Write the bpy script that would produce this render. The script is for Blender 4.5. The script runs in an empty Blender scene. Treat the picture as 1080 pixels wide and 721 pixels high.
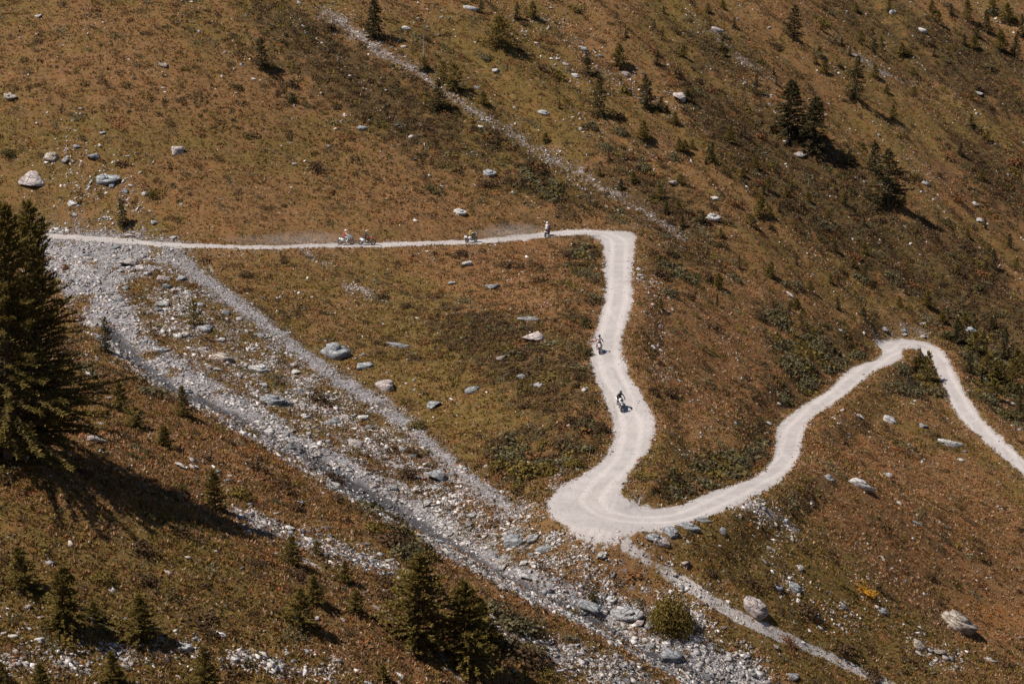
import bpy, bmesh, math, random
import numpy as np
from mathutils import Vector, Matrix

# ------------------------------------------------------------------ camera, light, exposure
SC = bpy.context.scene
COL = SC.collection
PITCH = math.radians(12.5)
FPX, PW, PH = 2550.0, 1080.0, 721.0
cam_data = bpy.data.cameras.new('camera')
cam_data.lens = 85.0
cam_data.sensor_width = 36.0
cam_data.clip_start = 1.0
cam_data.clip_end = 4000.0
cam = bpy.data.objects.new('camera', cam_data)
COL.objects.link(cam)
cam.location = (0, 0, 0)
cam.rotation_euler = (math.pi / 2 - PITCH, 0, 0)
SC.camera = cam

SUN_EL, SUN_AZ = math.radians(57), math.radians(-110)      # azimuth from +Y (away from camera), negative = to the left
sun_dir = Vector((math.sin(SUN_AZ) * math.cos(SUN_EL), math.cos(SUN_AZ) * math.cos(SUN_EL), math.sin(SUN_EL)))
sl = bpy.data.lights.new('sun', 'SUN')
sl.energy = 4.3
sl.angle = math.radians(0.5)
sl.color = (1.0, 0.92, 0.81)
so = bpy.data.objects.new('sun', sl)
COL.objects.link(so)
so.rotation_euler = sun_dir.to_track_quat('Z', 'Y').to_euler()
so.location = (-100, 200, 150)

world = bpy.data.worlds.new('World')
SC.world = world
world.use_nodes = True
wn = world.node_tree
wn.nodes.clear()
sky = wn.nodes.new('ShaderNodeTexSky')
sky.sky_type = 'NISHITA'
sky.sun_disc = False
sky.sun_elevation = SUN_EL
sky.sun_rotation = SUN_AZ
sky.altitude = 2000
bg = wn.nodes.new('ShaderNodeBackground')
bg.inputs['Strength'].default_value = 0.055
wo = wn.nodes.new('ShaderNodeOutputWorld')
wn.links.new(sky.outputs[0], bg.inputs['Color'])
wn.links.new(bg.outputs[0], wo.inputs['Surface'])
vs = SC.view_settings
vs.view_transform = 'Standard'
vs.look = 'None'
vs.exposure = 0.56
vs.gamma = 1.0
vs.use_curve_mapping = False

RNG = np.random.default_rng(11)
R = random.Random(5)

# ------------------------------------------------------------------ projection helpers
CP, SP = math.cos(PITCH), math.sin(PITCH)

def ray(u, v):
    a = (np.asarray(u, float) - PW / 2) / FPX
    b = (PH / 2 - np.asarray(v, float)) / FPX
    return a, CP + b * SP, -SP + b * CP

def unproject(u, v, d):
    x, y, z = ray(u, v)
    t = np.asarray(d, float) / y
    return x * t, y * t, z * t

def project(x, y, z):
    f = y * CP - z * SP
    up = y * SP + z * CP
    return PW / 2 + x / f * FPX, PH / 2 - up / f * FPX, f

# ------------------------------------------------------------------ noise
_pr = np.random.default_rng(99)
_perm = np.concatenate([_pr.permutation(256)] * 3)
_ang = _pr.uniform(0, 2 * np.pi, 256)
_gx, _gy = np.cos(_ang), np.sin(_ang)

def perlin(x, y, seed=0):
    x = x + seed * 17.31
    y = y + seed * 9.77
    xi = np.floor(x).astype(np.int64)
    yi = np.floor(y).astype(np.int64)
    xf, yf = x - xi, y - yi
    xi &= 255
    yi &= 255
    u = xf * xf * xf * (xf * (xf * 6 - 15) + 10)
    v = yf * yf * yf * (yf * (yf * 6 - 15) + 10)

    def g(ix, iy, fx, fy):
        h = _perm[_perm[ix] + iy]
        return _gx[h] * fx + _gy[h] * fy
    a = g(xi, yi, xf, yf)
    b = g(xi + 1, yi, xf - 1, yf)
    c = g(xi, yi + 1, xf, yf - 1)
    d = g(xi + 1, yi + 1, xf - 1, yf - 1)
    return (a + u * (b - a)) * (1 - v) + (c + u * (d - c)) * v

def fbm(x, y, seed=0, octv=4, gain=0.5):
    s, a = 0, 1.0
    for k in range(octv):
        s = s + a * perlin(x * 2 ** k, y * 2 ** k, seed + k * 3)
        a *= gain
    return s

def sstep(a, b, x):
    t = np.clip((x - a) / (b - a), 0, 1)
    return t * t * (3 - 2 * t)

# ------------------------------------------------------------------ the terrain: a height field z(x, y) through surveyed points
SURVEY = [
    # road, from the far end of the traverse down through both bends (u, v, distance)
    (-60, 243, 292), (60, 246, 289), (200, 260, 285), (350, 258, 289), (450, 256, 293), (540, 252, 298), (600, 244, 303),
    (650, 245, 303), (652, 300, 272), (640, 372, 243), (655, 430, 232), (660, 480, 219), (620, 540, 206), (700, 548, 204),
    (830, 470, 240), (890, 415, 275), (930, 375, 301), (960, 360, 313), (990, 375, 307), (1012, 425, 287), (1085, 495, 266),
    # stream
    (90, 290, 270), (160, 370, 245), (250, 432, 228), (400, 525, 211), (520, 592, 201), (640, 650, 194), (760, 705, 189),
    # stony field between stream and road
    (450, 350, 262), (560, 350, 252), (560, 450, 229), (450, 450, 235), (500, 510, 217), (300, 350, 256), (350, 300, 275),
    (560, 300, 275), (300, 420, 237), (400, 470, 224), (600, 600, 197),
    # slope to the right of the straight
    (720, 300, 286), (720, 400, 250), (700, 480, 226), (780, 430, 256), (800, 350, 285), (870, 330, 305), (800, 250, 314),
    (900, 250, 332), (1000, 250, 350), (1000, 310, 330),
    # slope below the right hand road
    (740, 600, 199), (900, 500, 233), (900, 600, 213), (1000, 650, 221), (900, 721, 197), (1080, 721, 208), (1080, 600, 238),
    # upper mountainside
    (0, 120, 308), (0, 0, 332), (200, 120, 311), (200, 0, 337), (350, 130, 316), (350, 0, 345), (500, 120, 324), (500, 0, 357),
    (650, 120, 335), (650, 0, 372), (800, 150, 349), (850, 0, 408), (950, 150, 374), (1080, 250, 368), (1080, 120, 415),
    (1080, 0, 470), (1000, 60, 420),
    # near bank
    (50, 490, 165), (0, 420, 186), (110, 374, 203), (190, 422, 200), (270, 467, 197), (390, 532, 191), (500, 592, 187),
    (640, 662, 183), (740, 723, 179), (0, 600, 153), (0, 721, 140), (200, 600, 160), (200, 721, 148), (400, 721, 156),
    (400, 640, 167), (550, 721, 166), (220, 520, 178), (100, 450, 181),
]
sv = np.array(SURVEY, float)
px, py, pz = unproject(sv[:, 0], sv[:, 1], sv[:, 2])
extra = [(-60, 0, -9), (0, 0, -3.5), (60, 0, -9), (-60, 40, -40), (0, 40, -38), (60, 40, -44), (-70, 95, -50), (0, 90, -58),
         (70, 95, -70), (-110, 180, -42), (-150, 290, -44), (-160, 360, -14), (130, 200, -86), (180, 300, -98), (190, 420, -80),
         (-120, 560, 40), (0, 620, 52), (160, 640, 25), (-200, 60, -40), (200, 60, -75)]
ex = np.array(extra, float)
CX = np.concatenate([px, ex[:, 0]]) / 100
CY = np.concatenate([py, ex[:, 1]]) / 100
CZ = np.concatenate([pz, ex[:, 2]])
n = len(CX)

def tps_k(r2):
    return 0.5 * r2 * np.log(r2 + 1e-12)

K = tps_k((CX[:, None] - CX) ** 2 + (CY[:, None] - CY) ** 2) + np.eye(n) * 0.0006
P = np.stack([np.ones(n), CX, CY], 1)
A = np.zeros((n + 3, n + 3))
A[:n, :n] = K
A[:n, n:] = P
A[n:, :n] = P.T
W = np.linalg.solve(A, np.concatenate([CZ, np.zeros(3)]))

# grid: columns widen with distance, rows grow with distance
ts = np.linspace(-1, 1, 860)
wing = 1 + np.cumsum(np.linspace(0.01, 0.25, 22))
TS = np.concatenate([-wing[::-1], ts, wing])
yv = [112.0]
while yv[-1] < 500:
    yv.append(yv[-1] * 1.00155)
ylo = np.linspace(-40, 110, 40)
yhi = 500 + np.cumsum(np.linspace(1.0, 14, 26))
YS = np.concatenate([ylo, yv, yhi])

def half(y):
    return 22 + 0.235 * np.maximum(y, -60)

NX, NY = len(TS), len(YS)
GY = np.repeat(YS[:, None], NX, 1)
GX = TS[None, :] * half(YS)[:, None]

def tps_grid(X, Y):
    out = np.zeros(X.size)
    xf, yf = X.ravel() / 100, Y.ravel() / 100
    for i in range(0, X.size, 60000):
        a, b = xf[i:i + 60000], yf[i:i + 60000]
        out[i:i + 60000] = tps_k((a[:, None] - CX) ** 2 + (b[:, None] - CY) ** 2) @ W[:n] + W[n] + W[n + 1] * a + W[n + 2] * b
    return out.reshape(X.shape)

# evaluate the smooth spline on a sparse sub-grid, then interpolate bilinearly
ci = np.unique(np.concatenate([np.arange(0, NX, 6), [NX - 1]]))
ri = np.unique(np.concatenate([np.arange(0, NY, 6), [NY - 1]]))
Zs = tps_grid(GX[np.ix_(ri, ci)], GY[np.ix_(ri, ci)])
tmp = np.stack([np.interp(np.arange(NX), ci, Zs[k]) for k in range(len(ri))])
Z = np.empty((NY, NX))
for j in range(NX):
    Z[:, j] = np.interp(np.arange(NY), ri, tmp[:, j])

# relief: swells, and rills running down the fall line on the mountain side
upper = sstep(285, 330, GY + 0.25 * GX)
Z += 0.5 * fbm(GX / 26, GY / 26, 1, 2) * sstep(100, 130, GY)
rot = math.radians(-47)
ax_ = GX * math.cos(rot) + GY * math.sin(rot)
ac_ = -GX * math.sin(rot) + GY * math.cos(rot)
steep = sstep(-20, 30, GX)
Z += upper * (0.9 + 1.7 * steep) * (1.05 * fbm(ac_ / 14, ax_ / 60, 5, 3) + 0.45 * perlin(ac_ / 5.2, ax_ / 26, 8) - 0.5 * np.abs(perlin(ac_ / 9, ax_ / 45, 12)))
Z += 0.5 * upper * perlin(ac_ / 9, ax_ / 7, 13)
Z += (1 - upper) * 0.42 * fbm(ac_ / 7, ax_ / 20, 15, 3) * sstep(100, 130, GY)

def sample(F, x, y):
    y = np.asarray(y, float)
    x = np.asarray(x, float)
    fi = np.clip(np.interp(y, YS, np.arange(NY)), 0, NY - 1.001)
    fj = np.clip(np.interp(x / half(y), TS, np.arange(NX)), 0, NX - 1.001)
    i, j = fi.astype(int), fj.astype(int)
    a, b = fi - i, fj - j
    return (F[i, j] * (1 - b) + F[i, j + 1] * b) * (1 - a) + (F[i + 1, j] * (1 - b) + F[i + 1, j + 1] * b) * a

TY = np.geomspace(112, 640, 1500)

def cast(u, v):
    """pixel -> point on the terrain"""
    u = np.atleast_1d(np.asarray(u, float))
    v = np.atleast_1d(np.asarray(v, float))
    out = np.zeros((len(u), 3))
    for k in range(0, len(u), 400):
        rx, ry, rz = ray(u[k:k + 400], v[k:k + 400])
        t = TY[None, :] / ry[:, None]
        gz = sample(Z, rx[:, None] * t, np.broadcast_to(TY, t.shape))
        below = (rz[:, None] * t - gz) < 0
        idx = np.where(below.any(1), below.argmax(1), len(TY) - 1)
        idx = np.maximum(idx, 1)
        r_ = np.arange(len(idx))
        d1 = (rz * t[r_, idx] - gz[r_, idx])
        d0 = (rz * t[r_, idx - 1] - gz[r_, idx - 1])
        f = np.clip(d0 / (d0 - d1 + 1e-9), 0, 1)
        y = TY[idx - 1] + f * (TY[idx] - TY[idx - 1])
        tt = y / ry
        out[k:k + 400] = np.stack([rx * tt, y, sample(Z, rx * tt, y)], 1)
    return out

def dense(pts, step=6):
    """resample a polyline of (u, v, ...) in pixels"""
    p = np.array(pts, float)
    L = np.concatenate([[0], np.cumsum(np.hypot(*np.diff(p[:, :2], axis=0).T))])
    s = np.linspace(0, L[-1], max(2, int(L[-1] / step) + 1))
    return np.stack([np.interp(s, L, p[:, k]) for k in range(p.shape[1])], 1)

# ------------------------------------------------------------------ the road is benched into the slope
ROAD = [(-40, 244, 1.5), (60, 247, 1.5), (100, 249.5, 1.6), (150, 254, 1.6), (200, 259.5, 1.5), (250, 261, 1.4), (300, 260, 1.4), (360, 259, 1.5),
        (437, 257.5, 1.6), (517, 254, 1.7), (547, 251.5, 1.7), (587, 246.5, 1.9), (613, 243.5, 2.2), (637, 243, 2.6),
        (654, 254, 2.2), (652, 280, 1.7), (652, 315, 1.8), (645, 345, 1.9), (640, 367, 1.9), (645, 393, 2.0), (658, 420, 2.1), (667, 448, 2.2),
        (666, 470, 2.3), (655, 490, 2.6), (630, 513, 3.4), (621, 530, 3.8), (640, 546, 3.8), (675, 550, 3.0), (720, 545, 2.3), (770, 522, 2.0), (815, 499, 1.9),
        (830, 480, 1.9), (838, 453, 1.9), (860, 431, 1.9), (890, 408, 1.9), (918, 386, 1.9), (938, 372, 2.2), (955, 362, 2.2), (978, 366, 1.9),
        (992, 384, 1.8), (1003, 410, 1.7), (1020, 438, 1.7), (1048, 467, 1.7), (1090, 500, 1.8)]
rd = dense(ROAD, 5)
rp = cast(rd[:, 0], rd[:, 1])
L = np.concatenate([[0], np.cumsum(np.linalg.norm(np.diff(rp, axis=0), axis=1))])
s = np.arange(0, L[-1], 0.4)
RD = np.stack([np.interp(s, L, rp[:, k]) for k in range(3)] + [np.interp(s, L, rd[:, 2])], 1)

def gsm(a, sig):
    r = int(sig * 3)
    k = np.exp(-0.5 * (np.arange(-r, r + 1) / sig) ** 2)
    k /= k.sum()
    return np.convolve(np.pad(a, r, 'edge'), k, 'valid')

RD[:, 0], RD[:, 1] = gsm(RD[:, 0], 2.5), gsm(RD[:, 1], 2.5)
RD[:, 2] = gsm(RD[:, 2], 10)
dist = np.full((NY, NX), 1e9)
rz_, rw_ = np.zeros((NY, NX)), np.ones((NY, NX))
lat = np.zeros((NY, NX))
tang = np.gradient(RD[:, :2], axis=0)
tang /= np.linalg.norm(tang, axis=1)[:, None]
for k in range(len(RD)):
    x, y, z, w = RD[k]
    i0, i1 = np.searchsorted(YS, [y - 9, y + 9])
    sl_ = slice(i0, i1)
    h0, h1 = half(y - 9), half(y + 9)
    lo, hi = min((x - 9) / h0, (x - 9) / h1), max((x + 9) / h0, (x + 9) / h1)
    j0, j1 = np.searchsorted(TS, [lo, hi])
    if j1 <= j0 or i1 <= i0:
        continue
    X_, Y_ = GX[sl_, j0:j1], GY[sl_, j0:j1]
    d = np.hypot(X_ - x, Y_ - y)
    m = d < dist[sl_, j0:j1]
    dist[sl_, j0:j1][m] = d[m]
    rz_[sl_, j0:j1][m] = z
    rw_[sl_, j0:j1][m] = w
    sg = (X_ - x) * -tang[k, 1] + (Y_ - y) * tang[k, 0]
    lat[sl_, j0:j1][m] = sg[m]
near = dist < 9
bl = np.where(near, 1 - sstep(0, 1, (dist - rw_ - 0.2) / 3.6), 0)
Z = Z * (1 - bl) + np.where(near, rz_, 0) * bl
ROADFLAT = bl

# ------------------------------------------------------------------ footprints on the ground
def fill_xy(P2):
    """mask of grid vertices inside a world polygon"""
    m = np.zeros((NY, NX), bool)
    i0, i1 = np.searchsorted(YS, [P2[:, 1].min() - .5, P2[:, 1].max() + .5])
    if i1 <= i0:
        return m
    tmin = (P2[:, 0] / half(P2[:, 1])).min() - .01
    tmax = (P2[:, 0] / half(P2[:, 1])).max() + .01
    j0, j1 = np.searchsorted(TS, [tmin, tmax])
    X_, Y_ = GX[i0:i1, j0:j1], GY[i0:i1, j0:j1]
    ins = np.zeros(X_.shape, bool)
    a = P2
    b = np.roll(P2, -1, 0)
    for (x0, y0), (x1, y1) in zip(a, b):
        if y0 == y1:
            continue
        c = (y0 > Y_) != (y1 > Y_)
        ins ^= c & (X_ < (x1 - x0) * (Y_ - y0) / (y1 - y0) + x0)
    m[i0:i1, j0:j1] = ins
    return m

def poly_px(pts, step=5):
    d = dense(list(pts) + [pts[0]], step)
    return fill_xy(cast(d[:, 0], d[:, 1])[:, :2])

def strip_px(pts, step=8):
    """polyline of (u, v, width px) -> footprint"""
    d = dense(pts, step)
    t = np.gradient(d[:, :2], axis=0)
    t /= np.linalg.norm(t, axis=1)[:, None] + 1e-9
    nrm = np.stack([-t[:, 1], t[:, 0]], 1)
    l = d[:, :2] + nrm * d[:, 2:3] / 2
    r = d[:, :2] - nrm * d[:, 2:3] / 2
    pl, pr = cast(l[:, 0], l[:, 1])[:, :2], cast(r[:, 0], r[:, 1])[:, :2]
    m = np.zeros((NY, NX), bool)
    for k in range(len(d) - 1):
        m |= fill_xy(np.array([pl[k], pl[k + 1], pr[k + 1], pr[k]]))
    return m

def blur(m, r, it=2):
    m = m.astype(float)
    for _ in range(it):
        for ax in (0, 1):
            p = np.pad(m, [(r + 1, r) if a == ax else (0, 0) for a in (0, 1)], 'edge')
            c = np.cumsum(p, ax)
            m = (c[2 * r + 1:] - c[:-2 * r - 1]) / (2 * r + 1) if ax == 0 else (c[:, 2 * r + 1:] - c[:, :-2 * r - 1]) / (2 * r + 1)
    return m

def mask(strips=(), polys=(), r=3):
    m = np.zeros((NY, NX))
    for s_ in strips:
        m = np.maximum(m, blur(strip_px(s_), r))
    for p_ in polys:
        m = np.maximum(m, blur(poly_px(p_), r))
    return m

# road outline: upper traverse from the bench, the rest from its surveyed edges
EDGE_A = [(637, 252), (640, 277), (638, 313), (630, 343), (622, 367), (625, 393), (637, 420), (645, 440), (648, 455), (645, 470), (634, 487), (614, 500), (591, 512),
          (577, 527), (579, 543), (600, 560), (622, 573), (634, 578), (647, 571), (671, 562), (694, 560), (720, 554), (753, 543.5), (787, 528), (817, 513), (834, 497), (845, 480)]
EDGE_B = [(653, 241), (668, 245), (672, 252), (667, 262), (664, 280), (666, 300), (667, 320), (662, 340), (656, 355), (657, 372), (663, 393), (672, 408), (680, 420), (690, 440), (690, 455), (686, 472), (674, 487), (661, 503),
          (654, 517), (658, 523), (667, 528), (691, 536), (720, 532), (753, 517), (787, 507), (803, 498), (812, 487), (817, 478)]
EDGE_C = [(845, 480), (848, 457), (853, 443), (877, 427), (900, 410), (920, 393), (938, 385), (950, 379), (953, 373), (950, 368), (960, 368), (970, 370), (983, 380), (993, 403), (1003, 427), (1013, 443), (1040, 467), (1053, 478), (1085, 506)]
EDGE_D = [(817, 478), (817, 465), (820, 447), (847, 427), (873, 412), (887, 397), (900, 386), (923, 380), (932, 371), (923, 362), (919, 358), (940, 357), (960, 357.5), (980, 360), (997, 372), (1007, 390), (1017, 413), (1037, 443), (1073, 478), (1090, 492)]
m_road = np.maximum(poly_px(EDGE_A + EDGE_B[::-1], 4), poly_px(EDGE_C + EDGE_D[::-1], 4))
trav = (dist < rw_ * 0.98) & (GY > 275) & (GX < 16) & (GX > -57)
m_road = np.maximum(m_road, trav)
m_road = blur(m_road, 2, 2)

STREAM = [(70, 262, 40), (85, 285, 60), (105, 320, 60), (135, 362, 44), (175, 392, 38), (217, 415, 40), (272, 447, 40), (330, 483, 40), (360, 500, 42), (393, 519, 42), (443, 549, 44),
          (487, 576, 36), (547, 610, 34), (607, 640, 34), (647, 656, 38), (694, 682, 44), (740, 702, 55), (800, 735, 60)]
CHANNEL = [(118, 345, 9), (150, 380, 10), (180, 403, 10), (217, 420, 9), (272, 447, 9), (310, 466, 9), (340, 484, 10), (375, 510, 15), (410, 527, 12), (443, 547, 13), (487, 575, 10), (520, 594, 8), (560, 615, 7), (607, 640, 8), (647, 661, 8),
           (690, 684, 8), (740, 705, 9), (790, 735, 10)]
TONGUE = [(172, 262, 22), (195, 280, 20), (217, 297, 17), (250, 320, 15), (272, 336, 14), (311, 367, 15), (360, 403, 17), (393, 422, 18), (437, 452, 18), (470, 487, 15), (510, 517, 15), (557, 545, 14)]
FAN = [(40, 240), (80, 236), (150, 246), (205, 262), (190, 272), (170, 282), (140, 292), (120, 310), (125, 335), (140, 352), (150, 372), (120, 350), (90, 320), (50, 300), (40, 270)]
TRAIL = [(655, 570, 16), (666, 578, 12), (694, 597, 10), (720, 612, 12), (753, 634, 10), (787, 654, 12), (820, 668, 11), (860, 685, 8), (907, 707, 8), (945, 725, 8)]
TALUS = [(232, 532, 6), (255, 543, 16), (277, 554, 20), (314, 567, 18), (345, 578, 22), (393, 592, 22), (425, 604, 10)]
TALUS2 = [(515, 655, 8), (547, 670, 20), (590, 690, 26), (640, 705, 38), (690, 735, 40)]
GULLY = [(335, 8, 18), (360, 25, 17), (403, 54, 14), (447, 79, 12), (493, 113, 12), (533, 137, 14), (573, 163, 12), (613, 184, 10), (653, 207, 8), (700, 237, 7), (728, 253, 5)]
SCAR1 = [(316, 264, 5), (330, 270, 7), (348, 280, 6)]
SCAR2 = [(438, 261, 4), (448, 268, 6), (456, 276, 4)]
SCAR3 = [(362, 302, 8), (385, 308, 10), (410, 318, 5)]
STREAK_A = [(720, 12, 5), (753, 37, 6), (783, 63, 5), (820, 85, 3)]
STREAK_B = [(892, 50, 5), (912, 66, 7), (933, 78, 5), (965, 88, 4)]
SPILL = [(770, 530, 10), (800, 536, 16), (817, 545, 10), (843, 563, 8)]
RUT1 = [(220, 276, 3), (224, 288, 4), (228, 296, 3)]
PATH_NEAR = [(315, 588, 4), (335, 596, 4), (342, 602, 4), (350, 626, 3)]
RUT2 = [(386, 632, 3), (410, 650, 4), (440, 672, 4), (462, 682, 5), (472, 702, 5), (490, 720, 4)]
GULLYCUT = [(587, 486, 12), (592, 500, 12), (585, 520, 14)]
BENCHSTONES = [(0, 697, 10), (45, 695, 10), (75, 697, 8), (130, 695, 7), (170, 690, 6), (200, 686, 10), (230, 692, 10), (275, 705, 9), (330, 703, 10), (370, 706, 6)]
m_stream = mask([[(a, b, c * .92) for a, b, c in STREAM]], [FAN], 3) * np.clip(1.02 + 1.3 * fbm(GX / 4.5, GY / 4.5, 161, 3), 0.3, 1)
m_chan = mask([[(a, b, c * 1.2) for a, b, c in CHANNEL]], [], 1)
m_tongue = mask([TONGUE], [], 3)
m_talus = mask([TALUS, TALUS2], [], 3)
m_gully = mask([GULLY, [(520, 130, 9), (573, 163, 11), (613, 184, 11), (653, 207, 10), (700, 237, 9), (728, 253, 6)], SCAR1, SCAR2, SCAR3, STREAK_A, STREAK_B, SPILL, GULLYCUT], [], 2)
m_trail = np.maximum(mask([TRAIL], [], 1), mask([RUT1, PATH_NEAR, RUT2], [], 1) * 0.8)
m_bench = mask([BENCHSTONES], [], 4)
STONY = [[(150, 285), (215, 300), (320, 385), (420, 455), (560, 550), (640, 580), (690, 600), (730, 640), (770, 680), (830, 721), (700, 690), (600, 625), (480, 560), (380, 500), (280, 430), (180, 375), (130, 330)]]
m_stony = mask([], STONY, 8)
ROADTOP = [(30, 232), (90, 234), (150, 243), (200, 252), (205, 262), (60, 246)]
m_verge = mask([[(30, 238, 14), (100, 243, 14), (160, 250, 12), (205, 258, 8)], [(655, 238, 8), (640, 238, 6), (690, 250, 4)], [(920, 352, 12), (950, 350, 18), (985, 352, 14)], [(672, 528, 10), (655, 512, 8), (668, 490, 6)]], [], 3)
bare = np.clip(np.maximum.reduce([m_stream * 0.82, m_tongue * 0.74, m_talus * 0.56, m_gully * np.where(GX > 5, 0.74, 0.60), m_chan, m_verge * 0.55]), 0, 1)

# darker heath and juniper ground
SCRUB = [
    [(488, 128), (530, 148), (600, 190), (690, 243), (640, 240), (590, 236), (545, 215), (520, 180)],
    [(590, 258), (632, 255), (638, 290), (632, 335), (615, 360), (622, 400), (642, 440), (640, 465), (600, 455), (600, 400), (605, 350), (612, 300)],
    [(505, 462), (560, 455), (630, 470), (612, 497), (585, 512), (560, 522), (520, 495)],
    [(700, 488), (780, 470), (812, 470), (812, 485), (790, 503), (730, 525), (700, 528), (680, 520)],
    [(780, 300), (850, 340), (930, 372), (920, 378), (885, 392), (850, 423), (818, 445), (812, 478), (780, 470), (800, 430), (820, 380)],
    [(1000, 320), (1080, 340), (1080, 450), (1050, 440), (1020, 400), (1008, 360)],
    [(935, 390), (985, 380), (1000, 425), (960, 415)],
    [(500, 635), (560, 650), (580, 690), (560, 721), (510, 690)],
    [(360, 505), (430, 545), (470, 590), (440, 590), (390, 560)],
    [(680, 255), (720, 265), (735, 300), (700, 300)],
]
DARK = [
    [(700, 90), (780, 100), (850, 150), (960, 240), (1080, 330), (1080, 380), (1000, 330), (900, 270), (800, 200)],
    [(860, 0), (950, 20), (1080, 60), (1080, 100), (1000, 60), (900, 30)],
    [(620, 150), (700, 190), (760, 260), (740, 290), (690, 240)],
    [(450, 330), (560, 340), (600, 400), (590, 450), (520, 400)],
    [(890, 225), (960, 235), (1050, 270), (1065, 310), (1000, 312), (930, 270)],
    [(830, 150), (900, 170), (960, 230), (930, 250), (880, 215), (835, 180)],
    [(930, 40), (1010, 70), (1080, 105), (1080, 130), (1010, 100), (940, 65)],
    [(720, 15), (780, 55), (825, 88), (810, 98), (760, 70), (720, 40)],
    [(250, 0), (330, 20), (420, 90), (500, 150), (480, 180), (400, 130), (300, 60)],
    [(1010, 150), (1080, 180), (1080, 230), (1030, 200)],
]
GREEN = [
    [(450, 20), (560, 60), (640, 130), (600, 150), (520, 110), (460, 60)],
    [(440, 300), (560, 420), (520, 500), (400, 400), (380, 330)],
    [(700, 560), (800, 540), (900, 600), (1000, 700), (850, 690), (740, 610)],
    [(0, 600), (200, 540), (300, 640), (250, 721), (0, 721)],
    [(230, 300), (330, 370), (420, 450), (330, 470), (230, 400), (180, 330)],
    [(520, 180), (590, 236), (500, 240), (480, 200)],
    [(850, 300), (920, 330), (910, 352), (870, 340)],
    [(665, 500), (720, 480), (760, 510), (690, 530)],
]
WARM = [
    [(860, 440), (1000, 470), (1080, 560), (1080, 680), (980, 640), (880, 540)],
    [(690, 300), (780, 320), (880, 340), (860, 400), (800, 440), (720, 440), (690, 370)],
    [(420, 200), (520, 215), (545, 245), (430, 245)],
    [(100, 380), (230, 450), (330, 520), (250, 510), (150, 440)],
    [(400, 265), (600, 262), (600, 330), (450, 300)],
    [(620, 560), (700, 610), (660, 640)],
    [(420, 560), (500, 600), (640, 672), (560, 650)],
]
m_scrub = mask([], SCRUB, 8) * np.clip(0.72 + 1.5 * fbm(GX / 4.5, GY / 4.5, 151, 3), 0.05, 1)
m_dark = mask([], DARK, 9)
m_green = mask([], GREEN, 16)
m_warm = mask([], WARM, 16)
m_flower = mask([[(897, 611, 4), (908, 616, 8), (924, 625, 4)]], [], 1)
m_flower2 = mask([[(1015, 640, 12), (1045, 650, 16), (1085, 655, 18)], [(560, 230, 3)], [(525, 232, 6), (540, 236, 4)], [(503, 88, 4), (560, 120, 5), (590, 132, 4)]], [], 4)

# ------------------------------------------------------------------ carve and roughen
Z -= 0.9 * blur(m_chan, 3) + 0.25 * m_stream - 0.12 * m_tongue
rough = (1 - sstep(0.3, 0.9, m_road)) * sstep(100, 130, GY)
veg = rough * (1 - 0.5 * bare)
Z += veg * (0.16 * perlin(GX / 2.3, GY / 2.3, 21) + 0.09 * perlin(GX / 0.95, GY / 0.95, 22) + 0.04 * perlin(GX / 0.45, GY / 0.45, 23))
Z += rough * bare * (0.14 * perlin(GX / 1.1, GY / 1.1, 31) + 0.10 * np.abs(perlin(GX / 0.5, GY / 0.5, 32)))
Z += sstep(0.3, 0.9, m_road) * (0.03 * perlin(GX / 1.4, GY / 1.4, 41) + 0.02 * perlin(GX / 0.5, GY / 0.5, 42))
Z -= sstep(0.2, 0.8, m_trail) * 0.10
TS_I = None

# ------------------------------------------------------------------ material helpers
def new_mat(name):
    m = bpy.data.materials.new(name)
    m.use_nodes = True
    nt = m.node_tree
    b = nt.nodes['Principled BSDF']
    b.inputs['Specular IOR Level'].default_value = 0.15
    return m, nt, b

def nd(nt, typ, **kw):
    q = nt.nodes.new(typ)
    for k, v in kw.items():
        if k in q.inputs:
            q.inputs[k].default_value = v
        else:
            setattr(q, k, v)
    return q

def mixc(nt, fac, a, b, blend='MIX'):
    q = nt.nodes.new('ShaderNodeMix')
    q.data_type = 'RGBA'
    q.blend_type = blend
    for sock, val in ((q.inputs[0], fac), (q.inputs[6], a), (q.inputs[7], b)):
        if isinstance(val, bpy.types.NodeSocket):
            nt.links.new(val, sock)
        elif isinstance(val, (tuple, list)):
            sock.default_value = (*val, 1) if len(val) == 3 else val
        else:
            sock.default_value = val
    return q.outputs[2]

def math_(nt, op, a, b=None, c=None, clamp=False):
    q = nt.nodes.new('ShaderNodeMath')
    q.operation = op
    q.use_clamp = clamp
    for k, val in enumerate((a, b, c)):
        if val is None:
            continue
        if isinstance(val, bpy.types.NodeSocket):
            nt.links.new(val, q.inputs[k])
        else:
            q.inputs[k].default_value = val
    return q.outputs[0]

def rng_(nt, x, a, b, smooth=True):
    q = nt.nodes.new('ShaderNodeMapRange')
    q.interpolation_type = 'SMOOTHSTEP' if smooth else 'LINEAR'
    nt.links.new(x, q.inputs['Value'])
    q.inputs['From Min'].default_value = a
    q.inputs['From Max'].default_value = b
    return q.outputs[0]

def noise(nt, vec, scale, detail=3.0, rough_=0.55):
    q = nt.nodes.new('ShaderNodeTexNoise')
    q.inputs['Scale'].default_value = scale
    q.inputs['Detail'].default_value = detail
    q.inputs['Roughness'].default_value = rough_
    nt.links.new(vec, q.inputs['Vector'])
    return q.outputs['Fac']

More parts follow.
